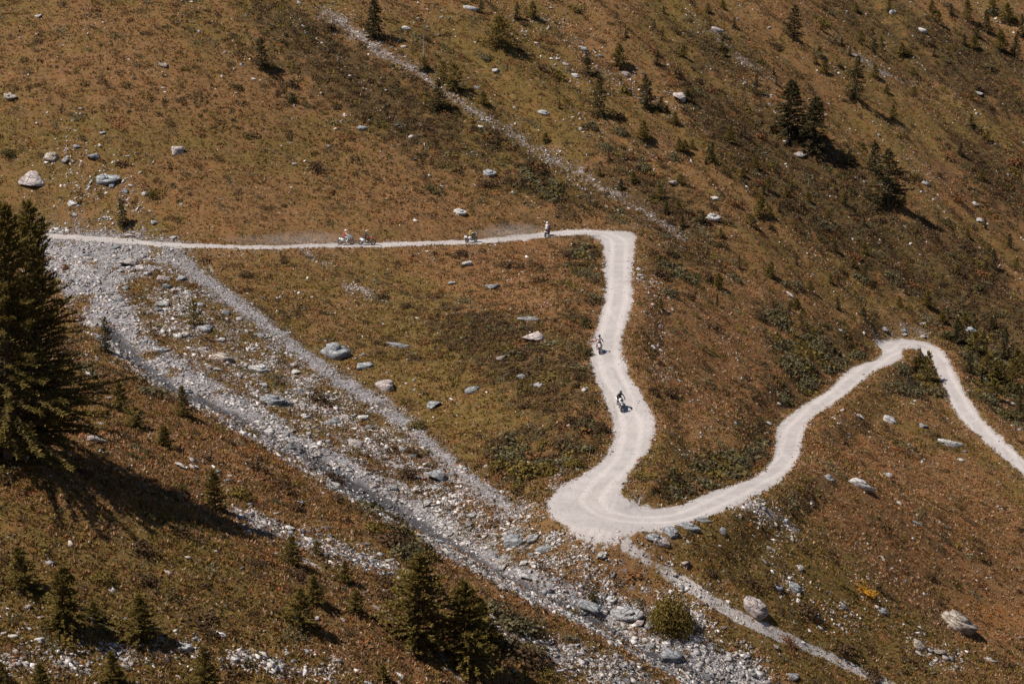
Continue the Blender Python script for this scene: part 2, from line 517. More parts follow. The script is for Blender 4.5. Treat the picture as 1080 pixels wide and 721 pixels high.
# ------------------------------------------------------------------ ground material
def ground_material():
    m, nt, b = new_mat('alpine_ground')
    geo = nd(nt, 'ShaderNodeNewGeometry')
    P_ = geo.outputs['Position']
    A1 = nd(nt, 'ShaderNodeAttribute', attribute_name='cover')
    A2 = nd(nt, 'ShaderNodeAttribute', attribute_name='turf')
    A3 = nd(nt, 'ShaderNodeAttribute', attribute_name='detail')
    s1 = nd(nt, 'ShaderNodeSeparateColor'); nt.links.new(A1.outputs['Color'], s1.inputs[0])
    s2 = nd(nt, 'ShaderNodeSeparateColor'); nt.links.new(A2.outputs['Color'], s2.inputs[0])
    s3 = nd(nt, 'ShaderNodeSeparateColor'); nt.links.new(A3.outputs['Color'], s3.inputs[0])
    road, bare_, trail = s1.outputs
    dark, green, warm = s2.outputs
    flower, flower2, wet = s3.outputs
    mp = nd(nt, 'ShaderNodeMapping')
    mp.inputs['Rotation'].default_value = (0, 0, math.radians(47))
    mp.inputs['Scale'].default_value = (0.30, 1.0, 0.6)
    nt.links.new(P_, mp.inputs['Vector'])
    streak = noise(nt, mp.outputs[0], 0.55, 5, 0.62)
    big = noise(nt, P_, 0.055, 4, 0.6)
    mid = noise(nt, P_, 0.45, 4, 0.6)
    fine = noise(nt, P_, 2.6, 4, 0.65)
    vfine = noise(nt, P_, 9.0, 3, 0.6)
    # turf
    olive, brown, rust, deep, straw = (0.116, 0.077, 0.021), (0.162, 0.086, 0.035), (0.205, 0.080, 0.028), (0.045, 0.030, 0.012), (0.28, 0.19, 0.095)
    f_b = math_(nt, 'ADD', math_(nt, 'MULTIPLY', big, 0.7), math_(nt, 'MULTIPLY', streak, 0.4))
    f_b = math_(nt, 'ADD', f_b, math_(nt, 'MULTIPLY', math_(nt, 'SUBTRACT', warm, green), 0.28))
    c = mixc(nt, rng_(nt, f_b, 0.44, 0.64), olive, brown)
    f_r = math_(nt, 'ADD', math_(nt, 'MULTIPLY', mid, 0.7), math_(nt, 'MULTIPLY', fine, 0.3))
    f_r2 = math_(nt, 'ADD', f_r, math_(nt, 'MULTIPLY', warm, 0.05))
    c = mixc(nt, math_(nt, 'MULTIPLY', rng_(nt, f_r2, 0.52, 0.68), 0.75), c, rust)
    f_s = math_(nt, 'ADD', math_(nt, 'MULTIPLY', streak, 0.5), math_(nt, 'MULTIPLY', vfine, 0.5))
    c = mixc(nt, math_(nt, 'MULTIPLY', rng_(nt, f_s, 0.55, 0.70), 0.55), c, straw)
    f_d = math_(nt, 'ADD', math_(nt, 'MULTIPLY', math_(nt, 'SUBTRACT', 1.0, mid), 0.55), math_(nt, 'MULTIPLY', streak, 0.45))
    f_d = math_(nt, 'ADD', f_d, math_(nt, 'MULTIPLY', dark, 0.30))
    c = mixc(nt, math_(nt, 'MULTIPLY', rng_(nt, f_d, 0.52, 0.68), 0.8), c, deep)
    sp = noise(nt, P_, 5.0, 4, 0.7)
    sp2 = noise(nt, mp.outputs[0], 3.2, 4, 0.7)
    c = mixc(nt, math_(nt, 'MULTIPLY', rng_(nt, sp, 0.56, 0.66), 0.65), c, (0.215, 0.125, 0.070))
    c = mixc(nt, math_(nt, 'MULTIPLY', rng_(nt, sp, 0.46, 0.36), 0.75), c, (0.048, 0.034, 0.013))
    c = mixc(nt, math_(nt, 'MULTIPLY', rng_(nt, sp2, 0.58, 0.70), 0.55), c, (0.27, 0.18, 0.085))
    fl = math_(nt, 'MULTIPLY', flower2, rng_(nt, vfine, 0.56, 0.62))
    c = mixc(nt, fl, c, (0.55, 0.20, 0.03))
        # gravel and scree
    vo = nd(nt, 'ShaderNodeTexVoronoi', Scale=3.4)
    nt.links.new(P_, vo.inputs['Vector'])
    vo2 = nd(nt, 'ShaderNodeTexVoronoi', Scale=9.0)
    nt.links.new(P_, vo2.inputs['Vector'])
    sv1 = nd(nt, 'ShaderNodeSeparateColor'); nt.links.new(vo.outputs['Color'], sv1.inputs[0])
    sv2 = nd(nt, 'ShaderNodeSeparateColor'); nt.links.new(vo2.outputs['Color'], sv2.inputs[0])
    vv = math_(nt, 'ADD', math_(nt, 'MULTIPLY', sv1.outputs[0], 0.45), math_(nt, 'MULTIPLY', sv2.outputs[0], 0.55))
    scree = mixc(nt, math_(nt, 'POWER', vv, 1.3), (0.08, 0.075, 0.083), (0.46, 0.435, 0.45))
    scree = mixc(nt, math_(nt, 'MULTIPLY', rng_(nt, mid, 0.5, 0.7), 0.35), scree, (0.26, 0.215, 0.19))
    scree = mixc(nt, math_(nt, 'MULTIPLY', wet, 0.95), scree, (0.06, 0.057, 0.064))
    scree = mixc(nt, math_(nt, 'MULTIPLY', flower, 0.75), scree, mixc(nt, vv, (0.16, 0.12, 0.095), (0.42, 0.34, 0.29)))
    e = math_(nt, 'MULTIPLY', math_(nt, 'SUBTRACT', math_(nt, 'ADD', math_(nt, 'MULTIPLY', mid, 0.5), math_(nt, 'MULTIPLY', fine, 0.5)), 0.5), 3.0)
    f_bare = rng_(nt, math_(nt, 'ADD', bare_, e), 0.38, 0.60)
    c = mixc(nt, f_bare, c, scree)
    tr = mixc(nt, vv, (0.25, 0.225, 0.215), (0.42, 0.38, 0.36))
    f_tr = rng_(nt, math_(nt, 'ADD', trail, math_(nt, 'MULTIPLY', e, 0.35)), 0.35, 0.6)
    c = mixc(nt, f_tr, c, tr)
    # road dust
    rp_ = noise(nt, P_, 0.22, 4, 0.6)
    rdn = math_(nt, 'ADD', math_(nt, 'MULTIPLY', mid, 0.5), math_(nt, 'MULTIPLY', vfine, 0.5))
    rc = mixc(nt, rng_(nt, rdn, 0.35, 0.65), (0.31, 0.282, 0.276), (0.415, 0.382, 0.376))
    al = nd(nt, 'ShaderNodeAttribute', attribute_name='lateral')
    rut = math_(nt, 'ABSOLUTE', math_(nt, 'SUBTRACT', math_(nt, 'ABSOLUTE', al.outputs['Fac']), 0.85))
    rc = mixc(nt, math_(nt, 'MULTIPLY', rng_(nt, rut, 0.5, 0.1), 0.6), rc, (0.47, 0.428, 0.408))
    edge_s = rng_(nt, road, 0.95, 0.6)
    rc = mixc(nt, math_(nt, 'MULTIPLY', edge_s, rng_(nt, sv2.outputs[1], 0.3, 0.8)), rc, (0.30, 0.27, 0.26))
    rc = mixc(nt, math_(nt, 'MULTIPLY', rng_(nt, rp_, 0.5, 0.68), 0.35), rc, (0.29, 0.255, 0.24))
    rc = mixc(nt, math_(nt, 'MULTIPLY', rng_(nt, sv2.outputs[2], 0.82, 0.95), 0.5), rc, (0.22, 0.205, 0.20))
    f_rd = rng_(nt, math_(nt, 'ADD', road, math_(nt, 'MULTIPLY', e, 0.75)), 0.38, 0.62)
    c = mixc(nt, f_rd, c, rc)
    nt.links.new(c, b.inputs['Base Color'])
    b.inputs['Roughness'].default_value = 0.95
    bp = nd(nt, 'ShaderNodeBump', Strength=0.9, Distance=0.16)
    hgt = math_(nt, 'ADD', math_(nt, 'MULTIPLY', fine, 0.6), math_(nt, 'MULTIPLY', vfine, 0.4))
    hgt = math_(nt, 'MULTIPLY', hgt, math_(nt, 'SUBTRACT', 1.0, math_(nt, 'MULTIPLY', f_rd, 0.88)))
    hgt = math_(nt, 'ADD', hgt, math_(nt, 'MULTIPLY', math_(nt, 'MULTIPLY', vv, f_bare), math_(nt, 'SUBTRACT', 1.3, math_(nt, 'MULTIPLY', f_rd, 1.25))))
    nt.links.new(hgt, bp.inputs['Height'])
    nt.links.new(bp.outputs[0], b.inputs['Normal'])
    return m

M_GROUND = ground_material()

# ------------------------------------------------------------------ mesh helpers
def np_mesh(name, V, F, cols=None, smooth=False):
    """V (n,3); F (m,k) uniform polygons; cols: dict of per-vertex float colours"""
    me = bpy.data.meshes.new(name)
    V = np.ascontiguousarray(V, np.float32)
    F = np.ascontiguousarray(F, np.int32)
    k = F.shape[1]
    me.vertices.add(len(V))
    me.vertices.foreach_set('co', V.ravel())
    me.loops.add(F.size)
    me.loops.foreach_set('vertex_index', F.ravel())
    me.polygons.add(len(F))
    me.polygons.foreach_set('loop_start', np.arange(0, F.size, k, dtype=np.int32))
    me.polygons.foreach_set('loop_total', np.full(len(F), k, np.int32))
    if smooth:
        me.polygons.foreach_set('use_smooth', np.ones(len(F), bool))
    me.update(calc_edges=True)
    for nm, c in (cols or {}).items():
        if c.ndim == 1:
            at = me.attributes.new(nm, 'FLOAT', 'POINT')
            at.data.foreach_set('value', np.ascontiguousarray(c, np.float32))
        else:
            at = me.attributes.new(nm, 'FLOAT_COLOR', 'POINT')
            c4 = np.ones((len(V), 4), np.float32)
            c4[:, :c.shape[1]] = c
            at.data.foreach_set('color', c4.ravel())
    return me

def link(name, me, mat=None, parent=None, **props):
    o = bpy.data.objects.new(name, me)
    COL.objects.link(o)
    if mat is not None and me is not None and len(me.materials) == 0:
        me.materials.append(mat)
    if parent is not None:
        o.parent = parent
    for k, v in props.items():
        o[k] = v
    return o

def empty(name, loc, label, cat, group=None):
    o = bpy.data.objects.new(name, None)
    COL.objects.link(o)
    o.empty_display_size = 0.3
    o.location = loc
    o['label'], o['category'] = label, cat
    if group:
        o['group'] = group
    return o

# ------------------------------------------------------------------ ground sheets (turf, road, stream bed, trail share one border, vertex for vertex)
vid = np.arange(NX * NY).reshape(NY, NX)
quads = np.stack([vid[:-1, :-1], vid[:-1, 1:], vid[1:, 1:], vid[1:, :-1]], -1).reshape(-1, 4)
V_ALL = np.stack([GX, GY, Z], -1).reshape(-1, 3)
cover = np.stack([m_road, np.clip(bare + 0.42 * m_stony + 0.42 * m_bench, 0, 1), m_trail], -1).reshape(-1, 3)
turf = np.stack([np.clip(m_dark + m_scrub, 0, 1), m_green, m_warm], -1).reshape(-1, 3)
wetm = np.clip(m_chan * 1.2, 0, 1)
detail = np.stack([m_gully, m_flower2, wetm], -1).reshape(-1, 3)
latf = np.where(dist < 8, lat, 5).reshape(-1)

def qmean(m):
    return (m[:-1, :-1] + m[:-1, 1:] + m[1:, 1:] + m[1:, :-1]).reshape(-1) / 4

cls = np.zeros(len(quads), int)
cls[qmean(np.maximum(m_stream, m_chan)) > 0.5] = 2
cls[qmean(m_trail) > 0.45] = 3
cls[qmean(m_road) > 0.5] = 1
for k, nm in enumerate(('ground', 'dirt_road', 'stream_bed', 'footpath')):
    F = quads[cls == k]
    used, inv = np.unique(F, return_inverse=True)
    me = np_mesh(nm, V_ALL[used], inv.reshape(F.shape), dict(cover=cover[used], turf=turf[used], detail=detail[used], lateral=latf[used]), True)
    link(nm, me, M_GROUND, kind='structure')

# ------------------------------------------------------------------ labels: what a thing looks like and which landmark it stands by
LANDMARKS = [
    ('the two tall larches', 35, 380), ('the lower hairpin bend', 625, 540), ('the upper road corner', 655, 243), ('the far hairpin bend', 950, 360),
    ('the round stream bush', 707, 640), ('the largest near-bank spruce', 440, 640), ('the yellow flower patch', 910, 617),
    ('the largest field boulder', 563, 358), ('the traverse boulder', 519, 304), ('the leaning grey field slab', 354, 374),
    ('the round blue-grey boulder', 460, 503), ('the dark twin spruces', 845, 145), ('the tall dark-slope spruce', 936, 200),
    ('the lone gully spruce', 633, 110), ('the spreading low tree', 527, 38), ('the large pinkish boulder', 35, 189),
    ('the large tan boulder', 1009, 660), ('the hairpin slab pile', 708, 562), ('the lowest rider', 652, 418),
    ('the second lowest rider', 632, 362), ('the paired riders', 375, 250), ('the lone traverse rider', 497, 250),
    ('the rider nearing the corner', 577, 243), ('the middle of the long gully', 560, 155), ('the foot of the long gully', 700, 237),
    ('the head of the long gully', 400, 50), ('the pointed spruce high up', 902, 85), ('the far hairpin conifers', 978, 392),
    ('the talus strip', 330, 568), ('the dark stream channel', 240, 430), ('the narrow footpath', 780, 648),
    ('the road at the right edge', 1060, 478), ('the stubby lower spruces', 64, 640), ('the bank edge spruces', 140, 435),
    ('the top left corner', 40, 20), ('the top right corner', 1050, 30), ('the bottom right corner', 1050, 700), ('the bottom left corner', 20, 710),
    ('the upright stream stone', 554, 609), ('the gravel fan', 110, 290), ('the thin gravel streak', 783, 63),
    ('the paired turf spruces', 320, 650), ('the middle of the right slope', 900, 520), ('the brown heath patch', 990, 275),
    ('the juniper thicket', 600, 210), ('the blue slab above the road', 112, 190), ('the bare dead tree', 447, 55),
    ('the lowest stream reach', 770, 705), ('the open upper turf', 280, 160), ('the middle of the stony field', 430, 340),
    ('the middle road bend', 830, 470), ('the slope past the straight', 760, 350),
]
_LM = np.array([(a, b) for _, a, b in LANDMARKS], float)
ORD = ['', 'second ', 'third ', 'fourth ', 'fifth ', 'sixth ', 'seventh ', 'eighth ', 'ninth ', 'tenth ', 'eleventh ', 'twelfth ', 'thirteenth ', 'fourteenth ', 'fifteenth ']
DIRN = ['right of', 'above and right of', 'above', 'above and left of', 'left of', 'below and left of', 'below', 'below and right of']
QUEUE = []
ROADWIDE = sstep(0.02, 0.25, blur(m_road, 4))

def want_label(o, look, kind):
    QUEUE.append((o, look, kind))

def write_labels():
    bpy.context.view_layer.update()
    sets = {}
    for o, look, kind in QUEUE:
        x, y, z = o.location
        u, v, _ = project(x, y, z)
        d = np.hypot(_LM[:, 0] - u, _LM[:, 1] - v)
        k = int(d.argmin())
        a = math.degrees(math.atan2(-(v - _LM[k, 1]), u - _LM[k, 0])) % 360
        q = int(((a + 22.5) % 360) // 45)
        sets.setdefault((look, kind, k, q), []).append((d[k], o))
    for (look, kind, k, q), lst in sets.items():
        lst.sort(key=lambda t: t[0])
        for i, (_, o) in enumerate(lst):
            if len(lst) == 1:
                o['label'] = f'{look} {kind} {DIRN[q]} {LANDMARKS[k][0]}'
            else:
                o['label'] = f'{ORD[min(i, 14)]}nearest {look} {kind} {DIRN[q]} {LANDMARKS[k][0]}'

# ------------------------------------------------------------------ scatter helpers
UU, VV, FF = project(GX, GY, Z)
INVIEW = (UU > -140) & (UU < 1220) & (VV > -90) & (VV < 810) & (GY < 499) & (GY > 113)

def scatter(w, count, rng):
    """pick ground points with weights given per grid vertex"""
    p = (np.where(INVIEW, w, 0)).ravel()
    cs = np.cumsum(p)
    idx = np.searchsorted(cs, rng.random(count) * cs[-1])
    idx = np.clip(idx, 0, NX * NY - 1)
    i, j = idx // NX, idx % NX
    dx = (TS[np.minimum(j + 1, NX - 1)] - TS[j]) * half(YS[i])
    dy = YS[np.minimum(i + 1, NY - 1)] - YS[i]
    x = GX[i, j] + (rng.random(count) - .5) * dx
    y = GY[i, j] + (rng.random(count) - .5) * dy
    return np.stack([x, y, sample(Z, x, y)], 1), idx

ZB = blur(Z, 5, 1)

def normal_at(x, y, e=0.6):
    a = np.stack([-(sample(ZB, x + e, y) - sample(ZB, x - e, y)) / (2 * e), -(sample(ZB, x, y + e) - sample(ZB, x, y - e)) / (2 * e), np.ones_like(np.asarray(x, float))], -1)
    return a / np.linalg.norm(a, axis=-1, keepdims=True)

def rand_rot(rng, N, tilt=0.5):
    yaw = rng.uniform(0, 2 * np.pi, N)
    a, b = rng.normal(0, tilt, N), rng.normal(0, tilt, N)
    c, s_ = np.cos(yaw), np.sin(yaw)
    z0 = np.zeros(N)
    o1 = np.ones(N)
    Rz = np.stack([np.stack([c, -s_, z0], -1), np.stack([s_, c, z0], -1), np.stack([z0, z0, o1], -1)], 1)
    ca, sa = np.cos(a), np.sin(a)
    Rx = np.stack([np.stack([o1, z0, z0], -1), np.stack([z0, ca, -sa], -1), np.stack([z0, sa, ca], -1)], 1)
    cb, sb = np.cos(b), np.sin(b)
    Ry = np.stack([np.stack([cb, z0, sb], -1), np.stack([z0, o1, z0], -1), np.stack([-sb, z0, cb], -1)], 1)
    return Rx @ Ry @ Rz

def align(nrm):
    """rotations that take +Z to nrm"""
    z = nrm
    x = np.cross(np.broadcast_to([0., 1., 0.], z.shape), z)
    x /= np.linalg.norm(x, axis=-1, keepdims=True)
    y = np.cross(z, x)
    return np.stack([x, y, z], -1)

# ------------------------------------------------------------------ vegetation and stone materials
def tint_mat(name, attr='tint', rough_=0.9, trans=0.0, spec=0.1, grain=None):
    m, nt, b = new_mat(name)
    b.inputs['Specular IOR Level'].default_value = spec
    b.inputs['Roughness'].default_value = rough_
    a = nd(nt, 'ShaderNodeAttribute', attribute_name=attr)
    col = a.outputs['Color']
    if grain:
        tc = nd(nt, 'ShaderNodeTexCoord')
        n1 = noise(nt, tc.outputs['Object'], grain, 5, 0.65)
        col = mixc(nt, rng_(nt, n1, 0.3, 0.7), mixc(nt, 1.0, col, (0.62, 0.60, 0.58), 'MULTIPLY'), mixc(nt, 1.0, col, (1.25, 1.22, 1.2), 'MULTIPLY'))
    nt.links.new(col, b.inputs['Base Color'])
    if trans:
        tr = nd(nt, 'ShaderNodeBsdfTranslucent')
        nt.links.new(col, tr.inputs['Color'])
        mx = nd(nt, 'ShaderNodeMixShader')
        mx.inputs[0].default_value = trans
        nt.links.new(b.outputs[0], mx.inputs[1])
        nt.links.new(tr.outputs[0], mx.inputs[2])
        nt.links.new(mx.outputs[0], nt.nodes['Material Output'].inputs['Surface'])
    return m

M_TURF = tint_mat('turf_blades', trans=0.25)
M_LEAF = tint_mat('shrub_leaves', trans=0.2)
M_NEEDLE = tint_mat('needles', trans=0.3)
M_STONE = tint_mat('loose_stones', rough_=0.85, grain=3.0)

def bark_mat():
    m, nt, b = new_mat('bark')
    tc = nd(nt, 'ShaderNodeTexCoord')
    n1 = noise(nt, tc.outputs['Object'], 3.0, 4, 0.6)
    nt.links.new(mixc(nt, n1, (0.05, 0.035, 0.025), (0.16, 0.125, 0.10)), b.inputs['Base Color'])
    b.inputs['Roughness'].default_value = 0.9
    return m

M_BARK = bark_mat()

def dead_mat():
    m, nt, b = new_mat('dead_wood')
    tc = nd(nt, 'ShaderNodeTexCoord')
    n1 = noise(nt, tc.outputs['Object'], 4.0, 4, 0.6)
    nt.links.new(mixc(nt, n1, (0.16, 0.13, 0.11), (0.36, 0.32, 0.29)), b.inputs['Base Color'])
    b.inputs['Roughness'].default_value = 0.9
    return m

M_DEAD = dead_mat()

def rock_mat(name, c0, c1, lichen):
    m, nt, b = new_mat(name)
    tc = nd(nt, 'ShaderNodeTexCoord')
    oi = nd(nt, 'ShaderNodeObjectInfo')
    va = nd(nt, 'ShaderNodeVectorMath', operation='ADD')
    nt.links.new(tc.outputs['Object'], va.inputs[0])
    nt.links.new(oi.outputs['Random'], va.inputs[1])
    mp = nd(nt, 'ShaderNodeMapping')
    mp.inputs['Scale'].default_value = (1, 1, 3)
    nt.links.new(va.outputs[0], mp.inputs['Vector'])
    n1 = noise(nt, mp.outputs[0], 2.2, 6, 0.68)
    n2 = noise(nt, va.outputs[0], 7.0, 4, 0.6)
    c = mixc(nt, rng_(nt, n1, 0.36, 0.62), tuple(k_ * .9 for k_ in c0), tuple(k_ * 1.12 for k_ in c1))
    vc = nd(nt, 'ShaderNodeTexVoronoi', Scale=1.7)
    vc.feature = 'DISTANCE_TO_EDGE'
    nt.links.new(mp.outputs[0], vc.inputs['Vector'])
    c = mixc(nt, math_(nt, 'MULTIPLY', rng_(nt, vc.outputs['Distance'], 0.03, 0.0), 0.4), c, (0.12, 0.105, 0.095))
    c = mixc(nt, math_(nt, 'MULTIPLY', rng_(nt, n2, 0.55, 0.68), 0.5), c, lichen)
    k = math_(nt, 'ADD', 0.78, math_(nt, 'MULTIPLY', oi.outputs['Random'], 0.4))
    c = mixc(nt, 1.0, c, k, 'MULTIPLY') if False else c
    hs = nd(nt, 'ShaderNodeHueSaturation')
    nt.links.new(c, hs.inputs['Color'])
    nt.links.new(k, hs.inputs['Value'])
    nt.links.new(hs.outputs[0], b.inputs['Base Color'])
    b.inputs['Roughness'].default_value = 0.85
    bp = nd(nt, 'ShaderNodeBump', Strength=0.8, Distance=0.2)
    nt.links.new(math_(nt, 'ADD', math_(nt, 'MULTIPLY', n1, 1.2), rng_(nt, vc.outputs['Distance'], 0.0, 0.08)), bp.inputs['Height'])
    nt.links.new(bp.outputs[0], b.inputs['Normal'])
    return m

ROCKM = {
    'pale': rock_mat('pale_rock', (0.36, 0.34, 0.33), (0.56, 0.54, 0.53), (0.25, 0.22, 0.19)),
    'grey': rock_mat('grey_rock', (0.20, 0.20, 0.21), (0.36, 0.36, 0.37), (0.15, 0.14, 0.13)),
    'blue-grey': rock_mat('blue_grey_rock', (0.17, 0.175, 0.185), (0.34, 0.35, 0.365), (0.26, 0.25, 0.235)),
    'pinkish': rock_mat('pinkish_rock', (0.30, 0.25, 0.24), (0.47, 0.41, 0.39), (0.20, 0.16, 0.15)),
    'tan': rock_mat('tan_rock', (0.28, 0.23, 0.19), (0.45, 0.39, 0.34), (0.20, 0.16, 0.13)),
}

# ------------------------------------------------------------------ turf: grass and heath tufts nobody could count
def diamonds(base, d, side, l, w):
    """leaf-like four-cornered faces: base point, direction, side vector, length, half width"""
    l, w = l[:, None], w[:, None]
    V = np.stack([base, base + d * l * 0.45 + side * w, base + d * l, base + d * l * 0.45 - side * w], 1)
    return V.reshape(-1, 3), np.arange(len(base) * 4).reshape(-1, 4)

def unit(a):
    return a / (np.linalg.norm(a, axis=-1, keepdims=True) + 1e-9)

def flat(F):
    return F.ravel()

PAL = np.array([[0.176, 0.116, 0.028], [0.236, 0.122, 0.048], [0.285, 0.106, 0.040], [0.050, 0.034, 0.016], [0.41, 0.275, 0.17]])

def turf_tint(P_, idx, rng):
    nb = fbm(P_[:, 0] / 9, P_[:, 1] / 9, 61, 3) + 0.9 * fbm(P_[:, 0] / 28, P_[:, 1] / 22, 68, 2)
    nm_ = fbm(P_[:, 0] / 2.0, P_[:, 1] / 2.0, 65, 2)
    g, w_, d_ = flat(m_green)[idx], flat(m_warm)[idx], flat(np.clip(m_dark + m_scrub, 0, 1))[idx]
    wt = np.stack([0.9 + 2.1 * g - 1.2 * nb, 0.9 + 0.5 * w_ + 1.2 * nb, 0.25 + 0.38 * w_ + 1.3 * nm_, 0.40 + 2.4 * d_ - 1.0 * nm_, 0.30 - 0.25 * d_ + 0.4 * nb + 0.25 * w_], 1)
    wt = np.clip(wt, 0.02, None)
    wt /= wt.sum(1, keepdims=True)
    r = rng.random(len(P_))[:, None]
    k = (r > np.cumsum(wt, 1)).sum(1).clip(0, 4)
    T = PAL[k] * rng.uniform(0.65, 1.35, (len(P_), 1))
    pk = rng.random(len(P_)) < 0.10
    T[pk] = np.array([0.34, 0.20, 0.125]) * rng.uniform(.7, 1.2, (pk.sum(), 1))
    return T

def build_turf():
    rng = np.random.default_rng(3)
    N = 400000
    w = (1 - sstep(0.25, 0.7, m_road)) * (1 - 0.93 * sstep(0.25, 0.75, bare)) * (1 - 0.9 * sstep(.2, .6, m_trail)) * (0.55 + 0.6 * np.clip(fbm(GX / 3, GY / 3, 71, 2) + .5, 0, 1))
    P_, idx = scatter(w, N, rng)
    T = turf_tint(P_, idx, rng)
    kf = rng.random(N)
    f1, f2 = flat(m_flower)[idx], flat(m_flower2)[idx]
    yel = kf < f1 * 0.3
    org = (kf < f2 * 0.40) | (kf < 0.004 + 0.006 * flat(m_warm)[idx])
    T[org] = np.array([0.50, 0.17, 0.025]) * rng.uniform(.6, 1.2, (org.sum(), 1))
    T[yel] = np.array([0.58, 0.27, 0.02]) * rng.uniform(.7, 1.2, (yel.sum(), 1))
    wht = rng.random(N) < 0.002
    T[wht] = np.array([0.55, 0.5, 0.45])
    size = rng.uniform(0.14, 0.34, N) * np.where(P_[:, 1] > 300, 1.15, 1.0)
    B = 4
    base = np.repeat(P_, B, 0)
    base[:, :2] += rng.normal(0, 0.09, (N * B, 2))
    base[:, 2] -= 0.03
    az = rng.uniform(0, 2 * np.pi, N * B)
    lean = rng.uniform(0.25, 1.15, N * B)
    d = np.stack([np.cos(az) * np.sin(lean), np.sin(az) * np.sin(lean), np.cos(lean)], 1)
    side = unit(np.cross(d, rng.normal(0, 1, (N * B, 3))))
    l = np.repeat(size, B) * rng.uniform(.6, 1.2, N * B)
    l = np.where(np.repeat(wht | org | yel, B), l * 0.7, l)
    V, F = diamonds(base, d, side, l, l * rng.uniform(0.12, 0.24, N * B))
    C = np.repeat(np.repeat(T, B, 0) * rng.uniform(.85, 1.15, (N * B, 1)), 4, 0)
    link('grass', np_mesh('grass', V, F, dict(tint=C)), M_TURF, kind='stuff')

build_turf()

# ------------------------------------------------------------------ low scrub
def shrub_cloud(rng, n_leaf, leaf, lobes, squash=0.6):
    """leaves through a lobed mound of unit radius; returns verts, faces"""
    cen = np.stack([rng.uniform(-.55, .55, lobes), rng.uniform(-.55, .55, lobes), rng.uniform(0.1, .45, lobes) * squash], 1)
    rad = rng.uniform(.35, .6, lobes)
    k = rng.integers(0, lobes, n_leaf)
    dr = unit(rng.normal(0, 1, (n_leaf, 3)) + [0, 0, .35])
    pos = cen[k] + dr * (rad[k] * rng.uniform(.72, 1.08, n_leaf))[:, None] * [1, 1, squash * 1.25]
    pos[:, 2] = np.maximum(pos[:, 2], 0.0) - 0.04
    tn = unit(np.cross(dr, rng.normal(0, 1, (n_leaf, 3))))
    d = unit(tn + dr * rng.uniform(-.1, .7, (n_leaf, 1)))
    side = unit(np.cross(dr, d) + rng.normal(0, .3, (n_leaf, 3)))
    l = leaf * rng.uniform(.6, 1.3, n_leaf)
    return diamonds(pos, d, side, l, l * 0.42)

SHRUB_COL = {
    'grey-green': (0.120, 0.102, 0.054), 'dark brown': (0.085, 0.052, 0.028), 'russet': (0.170, 0.078, 0.034), 'olive': (0.140, 0.100, 0.026), 'dark green': (0.082, 0.070, 0.028),
}
SK = list(SHRUB_COL)
scrub_w = 0.012 + 1.0 * sstep(.3, .8, m_scrub) + 0.40 * m_dark + 0.10 * (fbm(GX / 11, GY / 11, 81, 3) > 0.28) + 0.30 * upper * (fbm(ac_ / 6, ax_ / 30, 83, 2) > 0.3)
scrub_w = scrub_w * (1 - ROADWIDE) * (1 - 0.97 * sstep(.2, .5, bare)) * (1 - sstep(.05, .3, m_trail))

def build_mats():
    """wide low mats of heath, stretched down the fall line"""
    rng = np.random.default_rng(9)
    protos = [shrub_cloud(rng, 170, 0.16, 7, .6) for _ in range(8)]
    w = (0.20 + 0.9 * upper * (fbm(ac_ / 5, ax_ / 26, 87, 3) > 0.02) + 0.5 * (fbm(GX / 7, GY / 7, 88, 2) > .12) + 1.6 * m_dark + .6 * m_scrub)
    w = w * (1 - ROADWIDE) * (1 - 0.97 * sstep(.2, .5, bare)) * (1 - sstep(.05, .3, m_trail)) * np.where(GY > 250, 1, .45)
    N = 4200
    P_, idx = scatter(w, N, rng)
    sc = np.exp(rng.normal(math.log(0.75), 0.4, N)).clip(.35, 1.9)
    rt = align(unit(normal_at(P_[:, 0], P_[:, 1]) + [0, 0, .1])) @ rand_rot(rng, N, 0.03)
    yaw = np.radians(-42) + rng.normal(0, .3, N)
    c, s_ = np.cos(yaw), np.sin(yaw)
    z0, o1 = np.zeros(N), np.ones(N)
    Rz = np.stack([np.stack([c, -s_, z0], -1), np.stack([s_, c, z0], -1), np.stack([z0, z0, o1], -1)], 1)
    rt = align(unit(normal_at(P_[:, 0], P_[:, 1]) + [0, 0, .1])) @ Rz
    S = np.stack([sc * rng.uniform(1.0, 1.7, N), sc * rng.uniform(.6, 1., N), (sc ** .5) * rng.uniform(.35, .6, N)], 1)
    pk = rng.integers(0, len(protos), N)
    cols = np.array([SHRUB_COL[k] for k in SK])
    cw = rng.choice(5, N, p=[.2, .42, .16, .14, .08])
    tk = flat(m_scrub)[idx] > .4
    cw[tk] = rng.choice(5, tk.sum(), p=[.35, .35, .04, .2, .06])
    Vs, Fs, Cs, off = [], [], [], 0
    for q, (V, F) in enumerate(protos):
        m = np.where(pk == q)[0]
        W_ = np.einsum('nij,nkj->nki', rt[m], V[None] * S[m][:, None, :]) + P_[m][:, None, :]
        T = cols[cw[m]] * rng.uniform(.7, 1.25, (len(m), 1))
        C = T[:, None, None, :] * rng.uniform(.6, 1.4, (len(m), len(V) // 4))[:, :, None, None] * np.ones((1, 1, 4, 1))
        Vs.append(W_.reshape(-1, 3)); Cs.append(C.reshape(-1, 3))
        Fs.append((F[None] + (np.arange(len(m)) * len(V))[:, None, None]).reshape(-1, 4) + off)
        off += len(m) * len(V)
    link('heath', np_mesh('heath', np.concatenate(Vs), np.concatenate(Fs), dict(tint=np.concatenate(Cs))), M_LEAF, kind='stuff')

build_mats()

